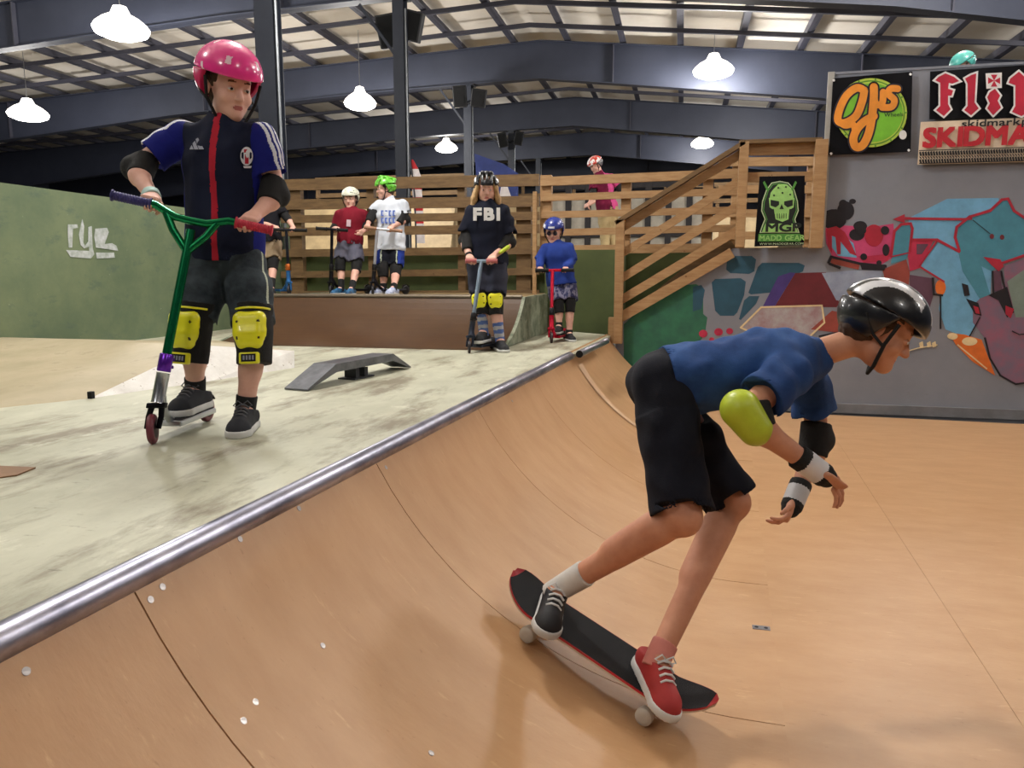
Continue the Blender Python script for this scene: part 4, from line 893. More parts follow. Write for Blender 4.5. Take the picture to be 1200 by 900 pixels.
# cream tire mark banner
P = [ony(x,y,WY-.03) for x,y in ((1079,143),(1300,134),(1300,187),(1075,193))]; mb = MB(); sheetm(mb, P, rip=.003, n=16)
def rowy(t, x): return (143-(x-1079)*.0407)*(1-t)+(193-(x-1075)*.0267)*t
rxd = nz(ony(1200,145,WY)-ony(1100,149,WY)); uyd = nz(UP-rxd*(UP@rxd))
text_mb(mb, 'skidmarkpark', bw(1127,149,3), rxd, uyd, .085, 1, .0005, .002, width=.70)
text_mb(mb, 'SKIDMARK', bw(1082,172,3), rxd, uyd, .225, 2, .0005, .010, width=1.16)
rg = random.Random(5)
for x in np.arange(1077,1296,3.2):
    for j, t in enumerate((.71,.80,.89)):
        y = rowy(t,x); s = 1 if j%2 else -1
        bpoly(mb,1,[(x,y),(x+2.2,y+s*1.2),(x+3.4,y+4.0),(x+1.2,y+3.4-s)],3)
for t in (.68,.985): bpoly(mb,1,[(1077,rowy(t,1077)),(1296,rowy(t,1296)),(1296,rowy(t,1296)-1),(1077,rowy(t,1077)-1)],3)
tag(mb.build('banner', [mat('b_cream',(234,214,188),.6), mat('b_black',(26,24,26),.6), mat('b_red2',(190,34,48),.5)]), 'cream banner with red stencil lettering above a black tire track', 'banner')
# skull banner
YB = WY-.09
_bw = bw
def bw(x,y,l): return ony(x,y,YB-.014-.0012*l)
P = [ony(x,y,YB) for x,y in ((890,207),(943,206),(942,287),(884,289))]; mb = MB(); sheetm(mb, P, rip=.006, n=12)
km = [BANK, mat('k_green',(160,214,120),.5), mat('k_dark',(22,30,24),.6), mat('k_mid',(84,150,66),.5), mat('k_pale',(196,216,170),.5)]
out = [(914,212),(924,214),(931,222),(935,236),(936,247),(932,257),(934,264),(937,273),(890,273),(893,264),(896,257),(892,247),(893,236),(898,222),(904,214)]
bpoly(mb,4,out,1); bpoly(mb,2,outl(out,-1.2),2); bpoly(mb,3,outl(out,-2.2),3); bpoly(mb,2,outl(out,-3.2),4)
cran = [(906,222),(912,216),(922,216),(929,222),(930,232),(902,232),(903,226)]; bpoly(mb,1,cran,5); bpoly(mb,4,[(902,232),(930,232),(930,236),(902,236)],5)
face = [(901,232),(931,232),(930,243),(925,246),(924,257),(917,260),(909,257),(907,246),(902,243)]; bpoly(mb,1,face,6)
for sx in (-1,1): bpoly(mb,2,[(916+sx*3,236),(916+sx*13,234),(916+sx*13,241),(916+sx*7,243),(916+sx*3,240)],7); bpoly(mb,2,[(916+sx*9,245),(916+sx*14,245),(916+sx*12,254),(916+sx*8,258)],7)
bpoly(mb,2,[(916,239),(918.5,245),(913.5,245)],7)
for i in range(5): bpoly(mb,2,[(910.5+i*2.6,250),(911.2+i*2.6,250),(911.2+i*2.6,256),(910.5+i*2.6,256)],8)
for x,y in ((912,220),(921,219),(917,226),(907,229),(926,228)): bcirc(mb,2,x,y,1.1,1.1,7,8)
for sx in (-1,1): bpoly(mb,3,[(914+sx*13,222),(914+sx*18,212),(914+sx*20,214),(914+sx*15,224)],5)
bpoly(mb,1,[(897,262),(931,262),(935,272),(893,272)],5)
text_mb(mb, 'MGP', bw(897.5,271.2,7), A3(1,0,0), UP, .105, 2, .0005, .004, width=.31)
bpoly(mb,3,[(889,274),(938,274),(938,283),(888,283)],3); text_mb(mb, 'MADD GEAR', bw(890,282,5), A3(1,0,0), UP, .07, 1, .0005, .0015, width=.40)
text_mb(mb, 'WWW.MADDGEAR.COM', bw(890,287.2,5), A3(1,0,0), UP, .03, 4, .0005, 0, width=.39)
tag(mb.build('banner', km), 'black hanging banner with a green skull on the stair railing', 'banner')
bw = _bw
# ------------------------------------------------------------ beyond the railings
def simple_ramp(label, x, y, w, h, d, m, z0=-.8, flip=1):
    t = empty('wooden_ramp', (x,y,z0)); tag(t, label, 'ramp'); ts = np.linspace(0,1,9); mb = MB(); poly = [(x, y+d*tt, z0+.02+h*tt**1.8) for tt in ts]+[(x,y+d+1.2,z0+h+.02),(x,y+d+1.2,z0)]
    mb.prism([A3(*p)-A3(w/2,0,0) for p in poly], (w,0,0)); mb.build('ramp_body', m, t); MB().box((x,y+d+1.2,z0+h+.5),(w/2,.03,.06)).box((x,y+d+1.2,z0+h+.95),(w/2,.03,.06)).build('rail', WOODD, t)
    for sx in (-1,0,1): MB().box((x+sx*(w/2-.05),y+d+1.24,z0+h+.5),(.05,.04,.5)).build('post', WOODD, t)
LITP = mat('lit_plywood',(176,152,112),.6)
simple_ramp('tall pale plywood ramp seen between the rails behind the two kids', -8.2,17,4.6,3.2,2.2,LITP); simple_ramp('pale plywood ramp seen through the stair railing', .9,19,3.0,3.0,2.2,LITP)
simple_ramp('yellowish plywood ramp beyond the railing left of the long haired kid', -5.4,22,3.6,3.6,2.2,LITP)
simple_ramp('long plywood ramp beyond the railing under the far lamps', -1.9,23.5,2.6,3.3,2,LITP)
t = empty('partition_frame', (-3.2,16,-.8)); tag(t, 'pale panelled partition with dark posts beyond the upper platform', 'partition')
xa = ony(644,250,16)[0]; xb = ony(832,250,16)[0]; MB().box(((xa+xb)/2,16,.75),((xb-xa)/2,.03,1.55)).build('panel', mat('white_panel',(196,188,172),.7), t)
for i in range(9): x = xa+(xb-xa)*i/8; MB().box((x,15.94,.85),(.06,.05,1.65)).build('post', mat('dark_post',(46,42,44),.7), t)
for z in (.6,1.45,2.45): MB().box(((xa+xb)/2,15.95,z),((xb-xa)/2,.04,.05)).build('rail', mat('dark_post',(46,42,44)), t)
# feather flag
c = ony(487,270,14.0); fl = empty('feather_flag', (c[0],14,c[2])); tag(fl, 'tall red and white feather flag behind the railing', 'flag')
mb = MB(); f_ = lambda x,y: ony(x,y,14.0)
for i,(y0,y1) in enumerate(((187,198),(198,207),(207,222),(222,231),(231,247),(247,252),(252,262),(262,285))):
    xl_ = lambda y: 482+ (y-187)*.085 - (2.0 if y>200 else 0); xr_ = lambda y: 484+min((y-187)*.5,8)+(y-187)*.06
    mb.prism([f_(xl_(y0),y0),f_(xr_(y0),y0),f_(xr_(y1),y1),f_(xl_(y1),y1)], (0,.01,0), i%2)
mb.build('flag_cloth', [mat('flag_red',(206,40,48),.7), mat('flag_white',(236,226,224),.7)], fl); MB().tube([f_(481,187),f_(486,230),f_(489,340)], .015, 8).build('pole', COLM, fl)
# blue hanging sheet
mb = MB(); mb.prism([f_(556,180),f_(590,192),f_(607,203),f_(607,238),f_(585,236),f_(560,230)], (0,.02,0)); mb.prism([f_(590,205)-A3(0,.004,0),f_(601,236)-A3(0,.004,0),f_(584,236)-A3(0,.004,0)], (0,.002,0), 1)
tag(mb.build('flag', [mat('sheet_blue',(52,66,128),.7), mat('flag_white',(236,226,224))]), 'blue and white flag hanging behind the long haired kid', 'flag')
# ------------------------------------------------------------ the people
def J(x, y, d): return at(x, y, d)
def foot(px, d, z, k): p = at(px, 400, d); return A3(p[0], p[1], z+.078*k)
NAVYJ = cloth('jersey_navy', (30,36,58), (24,28,46)); BLUEJ = cloth('jersey_blue', (34,40,128), (26,30,104)); REDJ = cloth('jersey_red', (190,44,62)); WHITEJ = cloth('jersey_white', (232,234,242))
YEL = mat('pad_yellow', (244,240,40), .35, col2=(232,228,36), coat=.3); LIMEC = mat('pad_lime', (196,216,60), .4)
SHOEB = cloth('shoe_black', (56,57,62)); SOLEW = mat('sole_white', (212,212,210), .6); LACEB = mat('lace_grey', (96,96,100), .9)
# ---- boy in the pink helmet
k = 1.04; d = 2.93
fr_, re_ = onz(180,520), onz(243,494); sup = UP; sdir = nz(fr_-re_)
gA, gB = J(132,229,2.66), J(318,270,2.80); gl = lambda t: gA+(gB-gA)*t
aA = re_*.80+fr_*.20+UP*(.066+.078*k)
aB = onz(289,503)+UP*.078*k
p = dict(label='person in a pink helmet, dark blue jersey and grey shorts, foot on green scooter', k=k, h=.0042, hk=1.1, base=(*(aB[:2]*.5+aA[:2]*.5),0),
 head=J(268,101,2.93), look=V(.68,-.66,-.27), neck=J(262,142,2.96), pelvis=J(264,306,2.98), sA=J(211,160,2.96), sB=J(307,163,2.95), eA=J(158,197,2.90), eB=J(325,228,2.98),
 gA=(gl(.215)+UP*.0, gB-gA, gB-gA), gB=(gl(.845), gB-gA, gA-gB), kA=J(226,388,2.86), kB=J(298,390,2.88), aA=aA, aB=aB, fA=sdir, fB=V(.12,-1,0), kfA=V(-.12,-1,0), kfB=V(.05,-1,0), handk=1.0, girth=1.0)
make_person(p)
L, Fo, Sp, ln = p['fr']
def jpick(c):
    r = (c-p['pelvis']); x = r@L; y = r@Fo; m = np.zeros(len(c), int)
    m[np.abs(x) > .136] = 1
    m[(np.abs(x-.005) < .0125)&(y>0)] = 2
    for s, e in (('sA','eA'),('sB','eB')):
        a = p[s]; dd = nz(p[e]-a); t = (c-a)@dd; sg = -1 if s=='sA' else 1; out_ = nz(L*sg*.6+Sp*.7+Fo*.45); out_ = nz(out_-dd*(out_@dd)); fw = np.cross(dd, out_); q = c-a
        o = q@out_; w_ = q@fw
        near = (t > -.075)&(o > .012)&((q@(L*sg)) > -.055)
        m[(t>-.01)&((q@(L*sg))>-.02)&(m!=2)] = 1
        for cc in (-.024,0,.024): m[near&(np.abs(w_-cc+.004)<.0068)] = 3
    return m
o = tee(p, [NAVYJ,BLUEJ,REDJ,WHITEJ], sleeve=.62, hem=-.02, pick=jpick, name='jersey', loose=1.2)
# chest emblem and three bar mark
def chest(px, py, off=.0): # point on the jersey front found by marching along the line of sight
    r = nz(ray(px,py)); dg = bpy.context.evaluated_depsgraph_get(); hitp = o.ray_cast(o.matrix_world.inverted() @ Vector(CC), Vector(r)); q = np.array(o.matrix_world @ hitp[1]) if hitp[0] else None
    return q - r*off if q is not None else None
bpy.context.view_layer.update()
def patchm(name, polys, mats, off=.007, oo=None):
    mb = MB()
    for mi, (col, pts) in enumerate(polys):
        P = [chest(x,y,off+.0008*mi) for x,y in pts]
        if any(q is None for q in P): continue
        c_ = np.mean(P,0); mb.add(P+[c_], [(i,(i+1)%len(P),len(P)) for i in range(len(P))], col)
    if mb.v: mb.build(name, mats, o)
cx, cy = 289, 184
patchm('emblem', [(0,[(cx+7.5*math.cos(a),cy-1+11*math.sin(a)) for a in np.linspace(0,6.283,17)[:-1]]),(1,[(cx-3,cy-9),(cx+3,cy-9),(cx+3,cy-4),(cx-3,cy-4)]),(1,[(cx-2,cy-3),(cx+2.4,cy-3),(cx+2.4,cy+8),(cx-2,cy+8)]),(2,[(cx-6,cy-5),(cx-3.5,cy-6),(cx-3.5,cy+3),(cx-6,cy+1)]),(2,[(cx+6,cy-5),(cx+3.5,cy-6),(cx+3.5,cy+3),(cx+6,cy+1)]),(0,[(cx-4,cy+10.5),(cx+6,cy+10.5),(cx+5,cy+13),(cx-3,cy+13)])], [WHITEJ,REDJ,NAVYJ])
patchm('three_bar_mark', [(0,[(222,175),(224.5,170),(227,175)]),(0,[(227.6,175),(225.6,168),(228.5,165),(232.4,175)]),(0,[(233,175),(229.2,163),(232,161.5),(239,175)])][:3], [mat('mark_grey',(150,154,170),.7)])
SHG = cloth('shorts_grey', (66,74,80), (44,50,56), scale=14); PIP = cloth('piping_pale', (190,200,180))
L0 = L
def spick(c):
    m = np.zeros(len(c), int); hip, K = p['hB'], p['kB']; dd = nz(K-hip); q = c-hip; t = q@dd; q2 = q-np.outer(t,dd); sx = q2@L; sy = q2@Fo
    m[(sx > .05)&(np.abs(sy-.02) < .005)] = 1; return m
shorts(p, [SHG,PIP], leg=.86, wide=.028, pick=spick, waist=.2)
HP = mat('helmet_pink', (240,66,150), .22, coat=.5, col2=(232,56,140)); helmet(p, HP, mat('helmet_liner_pink',(214,40,104),.3), 'glint_slot', mat('pale_glint',(250,214,228),.4), size=1.16)
hair(p, mat('hair_brown_dark',(70,50,36),.8), 'short')
for s in 'AB':
    shoe(p, s, SHOEB, SOLEW, sock=mat('sock_black',(28,28,30),.9), sockh=.055, lace=LACEB)
    K = p['k'+s]; up_ = nz(p['h'+s]-p['a'+s]); po = joint_pad(p, K, up_, p['kn'+s], .068*k, BLACKP, name='knee_pad', capmat=YEL, rivet=mat('rivet_dark',(50,46,20),.4), hl=.105, tail=.12)
    po['label'] = 'black knee pad with yellow cap'
    fw = nz(p['kn'+s]-up_*(p['kn'+s]@up_)); sd = np.cross(fw, up_); c = K-up_*.104*k+fw*.062*k
    mb = MB(); mb.box(c, (.036*k,.021*k,.012), (sd,up_,fw), bev=.006); mb.box(c+fw*.0125, (.026*k,.014*k,.0012), (sd,up_,fw), 1)
    for i in range(4): mb.box(c+fw*.0142+sd*(-.0165+.011*i)*k, (.0033*k,.008*k,.0005), (sd,up_,fw), 2)
    mb.build('strap_badge', [YEL, BLACKP, mat('badge_grey',(150,150,165),.6)], po)
    mb = MB(); cc = K+up_*.082*k; R2 = .070*k
    mb.tube([cc+fw*R2*math.cos(a)+sd*R2*math.sin(a) for a in np.linspace(-1.2,1.2,11)], .0045, 6); mb.build('strap_edge', YEL, po, True)
    E = p['e'+s]; u2 = nz(p['s'+s]-p['w'+s]); out2 = nz(E-(p['s'+s]+p['w'+s])/2); W = p['w'+s]
    S = Sdf(.0045); S.add(cyl(E-nz(E-W)*.07, E+nz(p['s'+s]-E)*.055, .0455, .048), 0); S.add(ell(E+out2*.006, (.047,.047,.05)), .02); S.build('elbow_pad', [BLACKP], p['root'])
    mb = MB(); 
W = p['wA']; E = p['eA']; fd = nz(E-W); S = Sdf(.004); S.add(cyl(W+fd*.0, W+fd*.03, .032, .034), 0); S.build('wristband', [mat('wristband_pale',(190,226,220),.6)], p['root'], label='pale turquoise wristband')
GRN = metal('scooter_green', (24,132,84), .22, .75)
scooter('kick scooter with green handlebar and purple clamp under the boy in the pink helmet', fr_, re_, (gl(.5)), gA, gB,
  dict(wheel=mat('wheel_maroon',(110,44,58),.45), hub=metal('hub_dark',(60,40,46),.4), fork=metal('fork_black',(34,34,38),.4), head=metal('tube_silver',(196,200,206),.25), deck=metal('deck_silver',(190,194,200),.3), clamp=metal('clamp_purple',(112,50,190),.25,.6), bar=GRN, gripA=mat('grip_blue',(52,50,110),.6), gripB=mat('grip_red',(196,40,66),.6)), 'Y', wr=.055)
# ---- kids in the background
def kid(label, d, z, k, J_, **kw):
    pp = dict(label=label, k=k, h=.0085 if d < 7.5 else .0095)
    for n_, v in J_.items():
        if n_ in ('look','fA','fB','fwd','kfA','kfB'): pp[n_] = V(*v)
        elif n_ in ('aA','aB'): pp[n_] = foot(v[0], d+(v[1] if len(v)>1 else 0), z+(v[2] if len(v)>2 else 0), k)
        else: pp[n_] = J(v[0], v[1], d+(v[2] if len(v)>2 else 0))
    pp['base'] = (pp['pelvis'][0], pp['pelvis'][1], z); pp['z0'] = z; pp.update(kw); return make_person(pp)
def armpads(p, m=BLACKP, cap=None, lo=.09, hi=.07, r=.047):
    for s in 'AB':
        E = p['e'+s]; W = p['w'+s]; kk = p['k']; S = Sdf(p['h']); S.add(cyl(E-nz(E-W)*lo*kk, E+nz(p['s'+s]-E)*hi*kk, r*.9*kk, r*1.05*kk), 0); S.add(ell(E, (r*1.05*kk,)*3), .02); S.build('elbow_pad', [m], p['root'])
def kneepads(p, capm=None, m=BLACKP, r=.066, caplabel=None):
    for s in 'AB':
        joint_pad(p, p['k'+s], nz(p['h'+s]-p['a'+s]), p['kn'+s], r*p['k'], m, capmat=capm, hl=.09, tail=.1, caplabel=caplabel)
def std_sc(label, front, rear, top, a, b, bar, wheel=(40,40,44), deck=None, clamp=None, **kw):
    B_ = metal('sc_%d_%d_%d'%bar, bar, .3, .6); D_ = metal('sc_%d_%d_%d'%(deck or bar), deck or bar, .3, .6); K_ = metal('sc_black', (34,34,38), .4, .5)
    return scooter(label, front, rear, top, a, b, dict(wheel=mat('wheel_%d_%d'%wheel[:2], wheel, .5), hub=K_, fork=D_, head=D_, deck=D_, clamp=metal('sc_%d_%d_%d'%clamp, clamp, .3,.6) if clamp else K_, bar=B_, gripA=kw.get('grip', mat('grip_black',(26,26,28),.8)), gripB=kw.get('grip', mat('grip_black',(26,26,28),.8))), kw.get('style','T'), wr=.05)
# long haired kid with FBI shirt
d = 6.0; a_, b_ = J(546,306,5.8), J(582,306,5.82); gg = lambda t: a_+(b_-a_)*t
f1_, r1_ = onz(550,414), onz(578,409.5)
p = kid('person with long blond hair, black helmet and dark FBI t-shirt, standing with a scooter', d, 0, 1.03,
 dict(head=(570,222,.0), look=(.08,-1,-.12), neck=(571,240), pelvis=(571,309,.02), sA=(554,249), sB=(590,249), eA=(544,282,.02), eB=(598,284,.02), kA=(563,354,-.04), kB=(580,354,-.04), aA=(567,-.02,.07), aB=(586,-.02), fA=(-.35,-1,0), fB=(.25,-1,0), kfA=(-.1,-1,0), kfB=(.1,-1,0)),
 gA=(gg(.14), b_-a_, b_-a_), gB=(gg(.84), b_-a_, a_-b_), hk=1.02)
NAVT = cloth('tee_navy', (28,32,48), (22,25,38)); o = tee(p, [NAVT], sleeve=.72, hem=-.03, loose=1.7)
L, Fo, Sp, ln = p['fr']; mb = MB(); cpt = p['pelvis']+Sp*ln*.70+Fo*.118; text_mb(mb, 'FBI', cpt-L*.001, L, Sp, .13, 0, .004, .007, 'CENTER', width=.20, gap=.2)
mb.build('shirt_lettering', [mat('print_white',(236,236,236),.7)], o)['label'] = 'white FBI letters'
shorts(p, [cloth('shorts_charcoal',(58,60,74),(46,48,60)), PIP], leg=.80, wide=.032, waist=.1)
helmet(p, mat('helmet_black',(30,32,38),.3,coat=.4), None, 'bike', size=1.03); hair(p, mat('hair_blond',(196,160,112),.7,col2=(150,116,76),scale=30), 'long')
kneepads(p, YEL, caplabel='yellow knee cap'); armpads(p, lo=.13)
STR = [mat('sock_blue',(86,110,170),.9), mat('sock_grey',(176,176,180),.9)]
for s in 'AB': shoe(p, s, mat('shoe_dark_far',(24,26,32),.7), SOLEW, sock=STR, sockh=.15)
E, W = p['eB'], p['wB']; fd = nz(W-E); S = Sdf(.0085); S.add(rc(E+fd*.08+V(.03,-.035,0), E+fd*.17+V(.02,-.032,0), .018,.014), 0); S.build('pad_plate', [LIMEC], p['root'])
W = p['wA']; fd = nz(p['eA']-W); S = Sdf(.0085); S.add(cyl(W+fd*.005, W+fd*.035, .03,.032),0); S.build('wristwatch', [BLACKP], p['root'])
std_sc('kick scooter with a speckled blue and grey stem held by the long haired kid', f1_, r1_, gg(.5), a_, b_, (150,170,190), (46,40,44), deck=(60,66,80), grip=mat('grip_pink',(190,110,110),.7))
# small kid in blue
d = 6.93; a_, b_ = J(628,317,6.72), J(672,316.5,6.74); f1_, r1_ = onz(646,402), onz(662,397.5)
p = kid('person in a blue helmet and blue long sleeved shirt holding a red scooter', d, 0, .83,
 dict(head=(649,271), look=(-.25,-1,-.25), neck=(652,284), pelvis=(658,332,.02), sA=(640,291), sB=(667,290), eA=(633.5,305,.0), eB=(670,306,.0), kA=(655,357,-.04), kB=(668,356,-.03), aA=(655,-.02,.07), aB=(667,-.02), fA=(-.3,-1,0), fB=(.2,-1,0)),
 gA=(gg(.12), b_-a_, b_-a_), gB=(gg(.8), b_-a_, a_-b_), hk=.95, girth=1.02)
tee(p, [cloth('hoodie_blue',(44,66,142),(36,54,120))], sleeve=1, hem=-.05, loose=1.6, long=True)
PLD = mat('plaid_shorts', (44,48,86), .85, col2=(120,118,140), scale=38, stretch=(1,1,.45), contrast=(.45,.5))
shorts(p, [PLD], leg=.86, wide=.03, waist=.1); kneepads(p, None, r=.06)
BH = mat('helmet_blue',(44,62,150),.25,coat=.5)
helmet(p, BH, BH, 'none', size=1.06, mats_extra=[mat('helmet_white_mark',(226,230,240),.4)], pick=lambda cc,H,F,R,U,q: np.where((((cc-H)@F/q>.07)&(np.abs((cc-H)@R/q)<.03)&(np.abs((cc-H)@U/q-.055)<.009))|(((cc-H)@R/q>.06)&(np.abs((cc-H)@U/q-.06)<.014)), 2, 0))
hair(p, mat('hair_blond',(196,160,112)), 'short')
mb = MB(); H = p['head']; F, R, U = headframe(p); hk = .95
for s in (-1,1): mb.lathe(H+F*.09*hk+R*s*.03*hk-U*.004*hk, F, [(0,.022*hk),(.008*hk,.02*hk),(.01*hk,.01*hk)], 14)
mb.bar(H+F*.094*hk-R*.012*hk, H+F*.094*hk+R*.012*hk, .005,.005)
mb.build('glasses', [mat('glasses_dark',(40,36,52),.2)], p['root'])
for s in 'AB': shoe(p, s, mat('shoe_dark_far',(24,26,32)), SOLEW, sock=mat('sock_black',(28,28,30)), sockh=.04)
std_sc('red kick scooter held by the smallest kid in the blue helmet', f1_, r1_, (a_*.56+b_*.44), a_, b_, (206,30,60), (60,40,44), grip=mat('grip_black',(26,26,28),.8))
# three kids on the low platform, z = .4
d = 7.86; z = .4
a_, b_ = J(371,267.5,d-.2), J(407,270,d-.2)
p = kid('person in a white patterned helmet and maroon shirt on the low platform', d, z, .85,
 dict(head=(411,233), look=(-.15,-1,-.1), neck=(412,244), pelvis=(410,287,.02), sA=(398,252), sB=(426,251), eA=(391,268,.05), eB=(431,266,.05), kA=(399,309,-.04), kB=(418,311,-.03), aA=(402,-.0), aB=(414,-.14), fA=(-.6,-1,0), fB=(-.1,-1,0)),
 gA=(a_*.35+b_*.65, b_-a_, b_-a_), gB=(J(423,273,d-.12), UP, V(-.6,-.5,.4), (20,35,25), V(1,-.2,0)), hk=.92)
tee(p, [cloth('tee_maroon',(128,32,48),(104,26,40))], sleeve=.8, hem=-.0, loose=1.5); 
L, Fo, Sp, ln = p['fr']; mb = MB(); c_ = p['pelvis']+Sp*ln*.55+Fo*.105; mb.box(c_, (.022,.002,.035), (L,Fo,Sp)); mb.build('shirt_print', [mat('print_pale',(206,180,190),.7)], p['root'])
shorts(p, [cloth('shorts_grey2',(104,104,120),(86,86,100))], leg=.84, wide=.036, waist=.1); kneepads(p, None); armpads(p)
HWt = mat('helmet_white_pattern',(222,224,206),.35,col2=(80,96,80),scale=26,contrast=(.4,.46)); helmet(p, HWt, HWt, 'none', size=1.04); hair(p, mat('hair_brown_dark',(70,50,36)), 'short')
for s in 'AB': shoe(p, s, mat('shoe_blue_far',(40,110,160),.6,col2=(20,30,50),scale=20), SOLEW, sock=mat('sock_black',(28,28,30)), sockh=.1)
fz = at(388,343,d-.1); fz = A3(fz[0],fz[1],z); rz = fz+V(.33,.3,0)
std_sc('black kick scooter beside the kid in the maroon shirt', fz, rz, a_*.5+b_*.5, a_, b_, (30,30,36), (34,34,38))
# white t-shirt, green helmet
a_, b_ = J(427,266.5,d-.24), J(471,271,d-.18)
p = kid('person in a green helmet and white t-shirt, looking left on the low platform', d, z, .93,
 dict(head=(451.5,221), look=(-.9,-.42,-.08), neck=(457,233), pelvis=(457.5,291,.02), sA=(444,240), sB=(473,240), eA=(434,255,.0), eB=(476,257,.02), kA=(449,315,-.04), kB=(464,315,-.03), aA=(451,.05), aB=(463,-.12), fA=(-.8,-.7,0), fB=(-.3,-1,0), kfA=(-.3,-1,0), kfB=(-.1,-1,0)),
 gA=(a_*.93+b_*.07, b_-a_, b_-a_), gB=(a_*.32+b_*.68, b_-a_, a_-b_), hk=.93)
o = tee(p, [cloth('tee_white',(214,220,230),(196,204,216))], sleeve=.6, hem=-.06, loose=2.1)
L, Fo, Sp, ln = p['fr']; PB = mat('print_blue',(86,112,190),.7)
mb = MB(); c_ = p['pelvis']+Sp*ln*.56+Fo*.121
for j in range(2):
    for i in range(4): mb.box(c_+L*(-.062+.04*i)+Sp*(.055-.075*j), (.014,.0015,.03), (L,Fo,Sp), 0); mb.box(c_+L*(-.062+.04*i+.008)+Sp*(.055-.075*j)+Fo*.001, (.004,.0015,.016), (L,Fo,Sp), 1)
mb.build('shirt_print', [PB, cloth('tee_white',(214,220,230))], p['root'])
def bp(c):
    L, Fo, Sp, ln = p['fr']; q = c-p['pelvis']; x = q@L; m = (np.abs(x)>.10*p['k']).astype(int); m[(np.abs(np.abs(x)-.088*p['k'])<.006)&(q@Fo>0)] = 2; return m
shorts(p, [cloth('shorts_black',(28,30,40)), cloth('shorts_blue',(44,64,150)), PIP], leg=.86, wide=.03, waist=.1, pick=bp); kneepads(p, None); armpads(p, lo=.13, hi=.1, r=.052)
GH = mat('helmet_green',(112,206,66),.3,coat=.4,col2=(84,170,50),scale=18); helmet(p, GH, GH, 'bike', size=1.06); hair(p, mat('hair_brown_dark',(70,50,36)), 'short')
for s in 'AB': shoe(p, s, mat('shoe_white_far',(214,220,236),.6,col2=(120,140,190),scale=20), SOLEW, sock=mat('sock_black',(28,28,30)), sockh=.05)
fz = at(437,346,d-.14); fz = A3(fz[0],fz[1],z); rz = fz+V(.3,.28,0)
std_sc('kick scooter with a white stem in front of the kid in the green helmet', fz, rz, a_*.66+b_*.34, a_, b_, (216,216,224), (34,34,38), deck=(40,40,46), grip=mat('grip_tan',(170,130,104),.7))
# half hidden kid
a_, b_ = J(320,269,d-.2), J(359,270,d-.2)
p = kid('person half hidden behind the boy in the pink helmet, wearing khaki shorts', d, z, .88,
 dict(head=(310,222), look=(.2,-1,-.1), neck=(311,234), pelvis=(315,285,.02), sA=(297,243), sB=(326,243), eA=(298,258,.0), eB=(337,256,.03), kA=(306,309,-.04), kB=(320,308,-.03), aA=(306,.05), aB=(321,-.1), fA=(-.2,-1,0), fB=(.4,-1,0)),
 gA=(a_*.9+b_*.1, b_-a_, b_-a_), gB=(a_*.42+b_*.58, b_-a_, a_-b_), hk=.93)
tee(p, [cloth('tee_black',(36,36,42))], sleeve=.6, hem=-.0, loose=1.6); shorts(p, [cloth('shorts_khaki',(150,132,108),(130,112,90))], leg=.84, wide=.034, waist=.1); kneepads(p, None); armpads(p)
helmet(p, mat('helmet_black',(30,32,38)), None, 'none', size=1.05)
for s in 'AB': shoe(p, s, mat('shoe_dark_far',(24,26,32)), BLACKP, sock=mat('sock_black',(28,28,30)), sockh=.12)
fz = at(339,346,d-.14); fz = A3(fz[0],fz[1],z); rz = fz+V(-.28,.28,0)
std_sc('kick scooter with orange clamp and blue fork at the left end of the low platform', fz, rz, a_*.6+b_*.4, a_, b_, (40,42,50), (34,34,38), deck=(60,120,190), clamp=(206,110,50))
# person on the upper platform
d = 11.4; z = .87
p = kid('person in a white and red helmet and magenta shirt behind the upper railing', d, z, 1.08,
 dict(head=(698,193.5), look=(-.75,-.4,-.5), neck=(702,203), pelvis=(712,246,.0), sA=(697,211,-.05), sB=(719,209,.05), eA=(695,228,-.12), eB=(727,221,.1), kA=(709,275,-.02), kB=(718,274,.05), aA=(708,-.05), aB=(718,.1), fA=(-.8,-.5,0), fB=(-.6,-.7,0), kfA=(-.6,-.7,0), kfB=(-.6,-.7,0)),
 gA=(J(690,240,d-.25), UP, V(-.6,-.5,.4), (20,35,25), V(-.5,-.5,0)), gB=(J(731,238,d), UP, V(-.6,-.5,.4), (20,35,25), V(1,-.2,0)), hk=1.0, h=.011)
L_, Fo_, Sp_, ln_ = p['fr']
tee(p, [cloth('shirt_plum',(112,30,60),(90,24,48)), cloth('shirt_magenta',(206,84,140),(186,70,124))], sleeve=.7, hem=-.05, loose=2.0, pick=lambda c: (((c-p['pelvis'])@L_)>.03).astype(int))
shorts(p, [cloth('trousers_tan',(176,156,116),(150,132,96))], leg=1.9, wide=.02, waist=.1, name='trousers'); armpads(p)
RH = mat('helmet_red_white',(206,70,56),.35,col2=(228,228,228),scale=14,contrast=(.49,.51)); helmet(p, RH, mat('helmet_grey',(120,120,124),.4), 'none', size=1.08)
for s in 'AB': shoe(p, s, mat('shoe_dark_far',(24,26,32)), SOLEW)
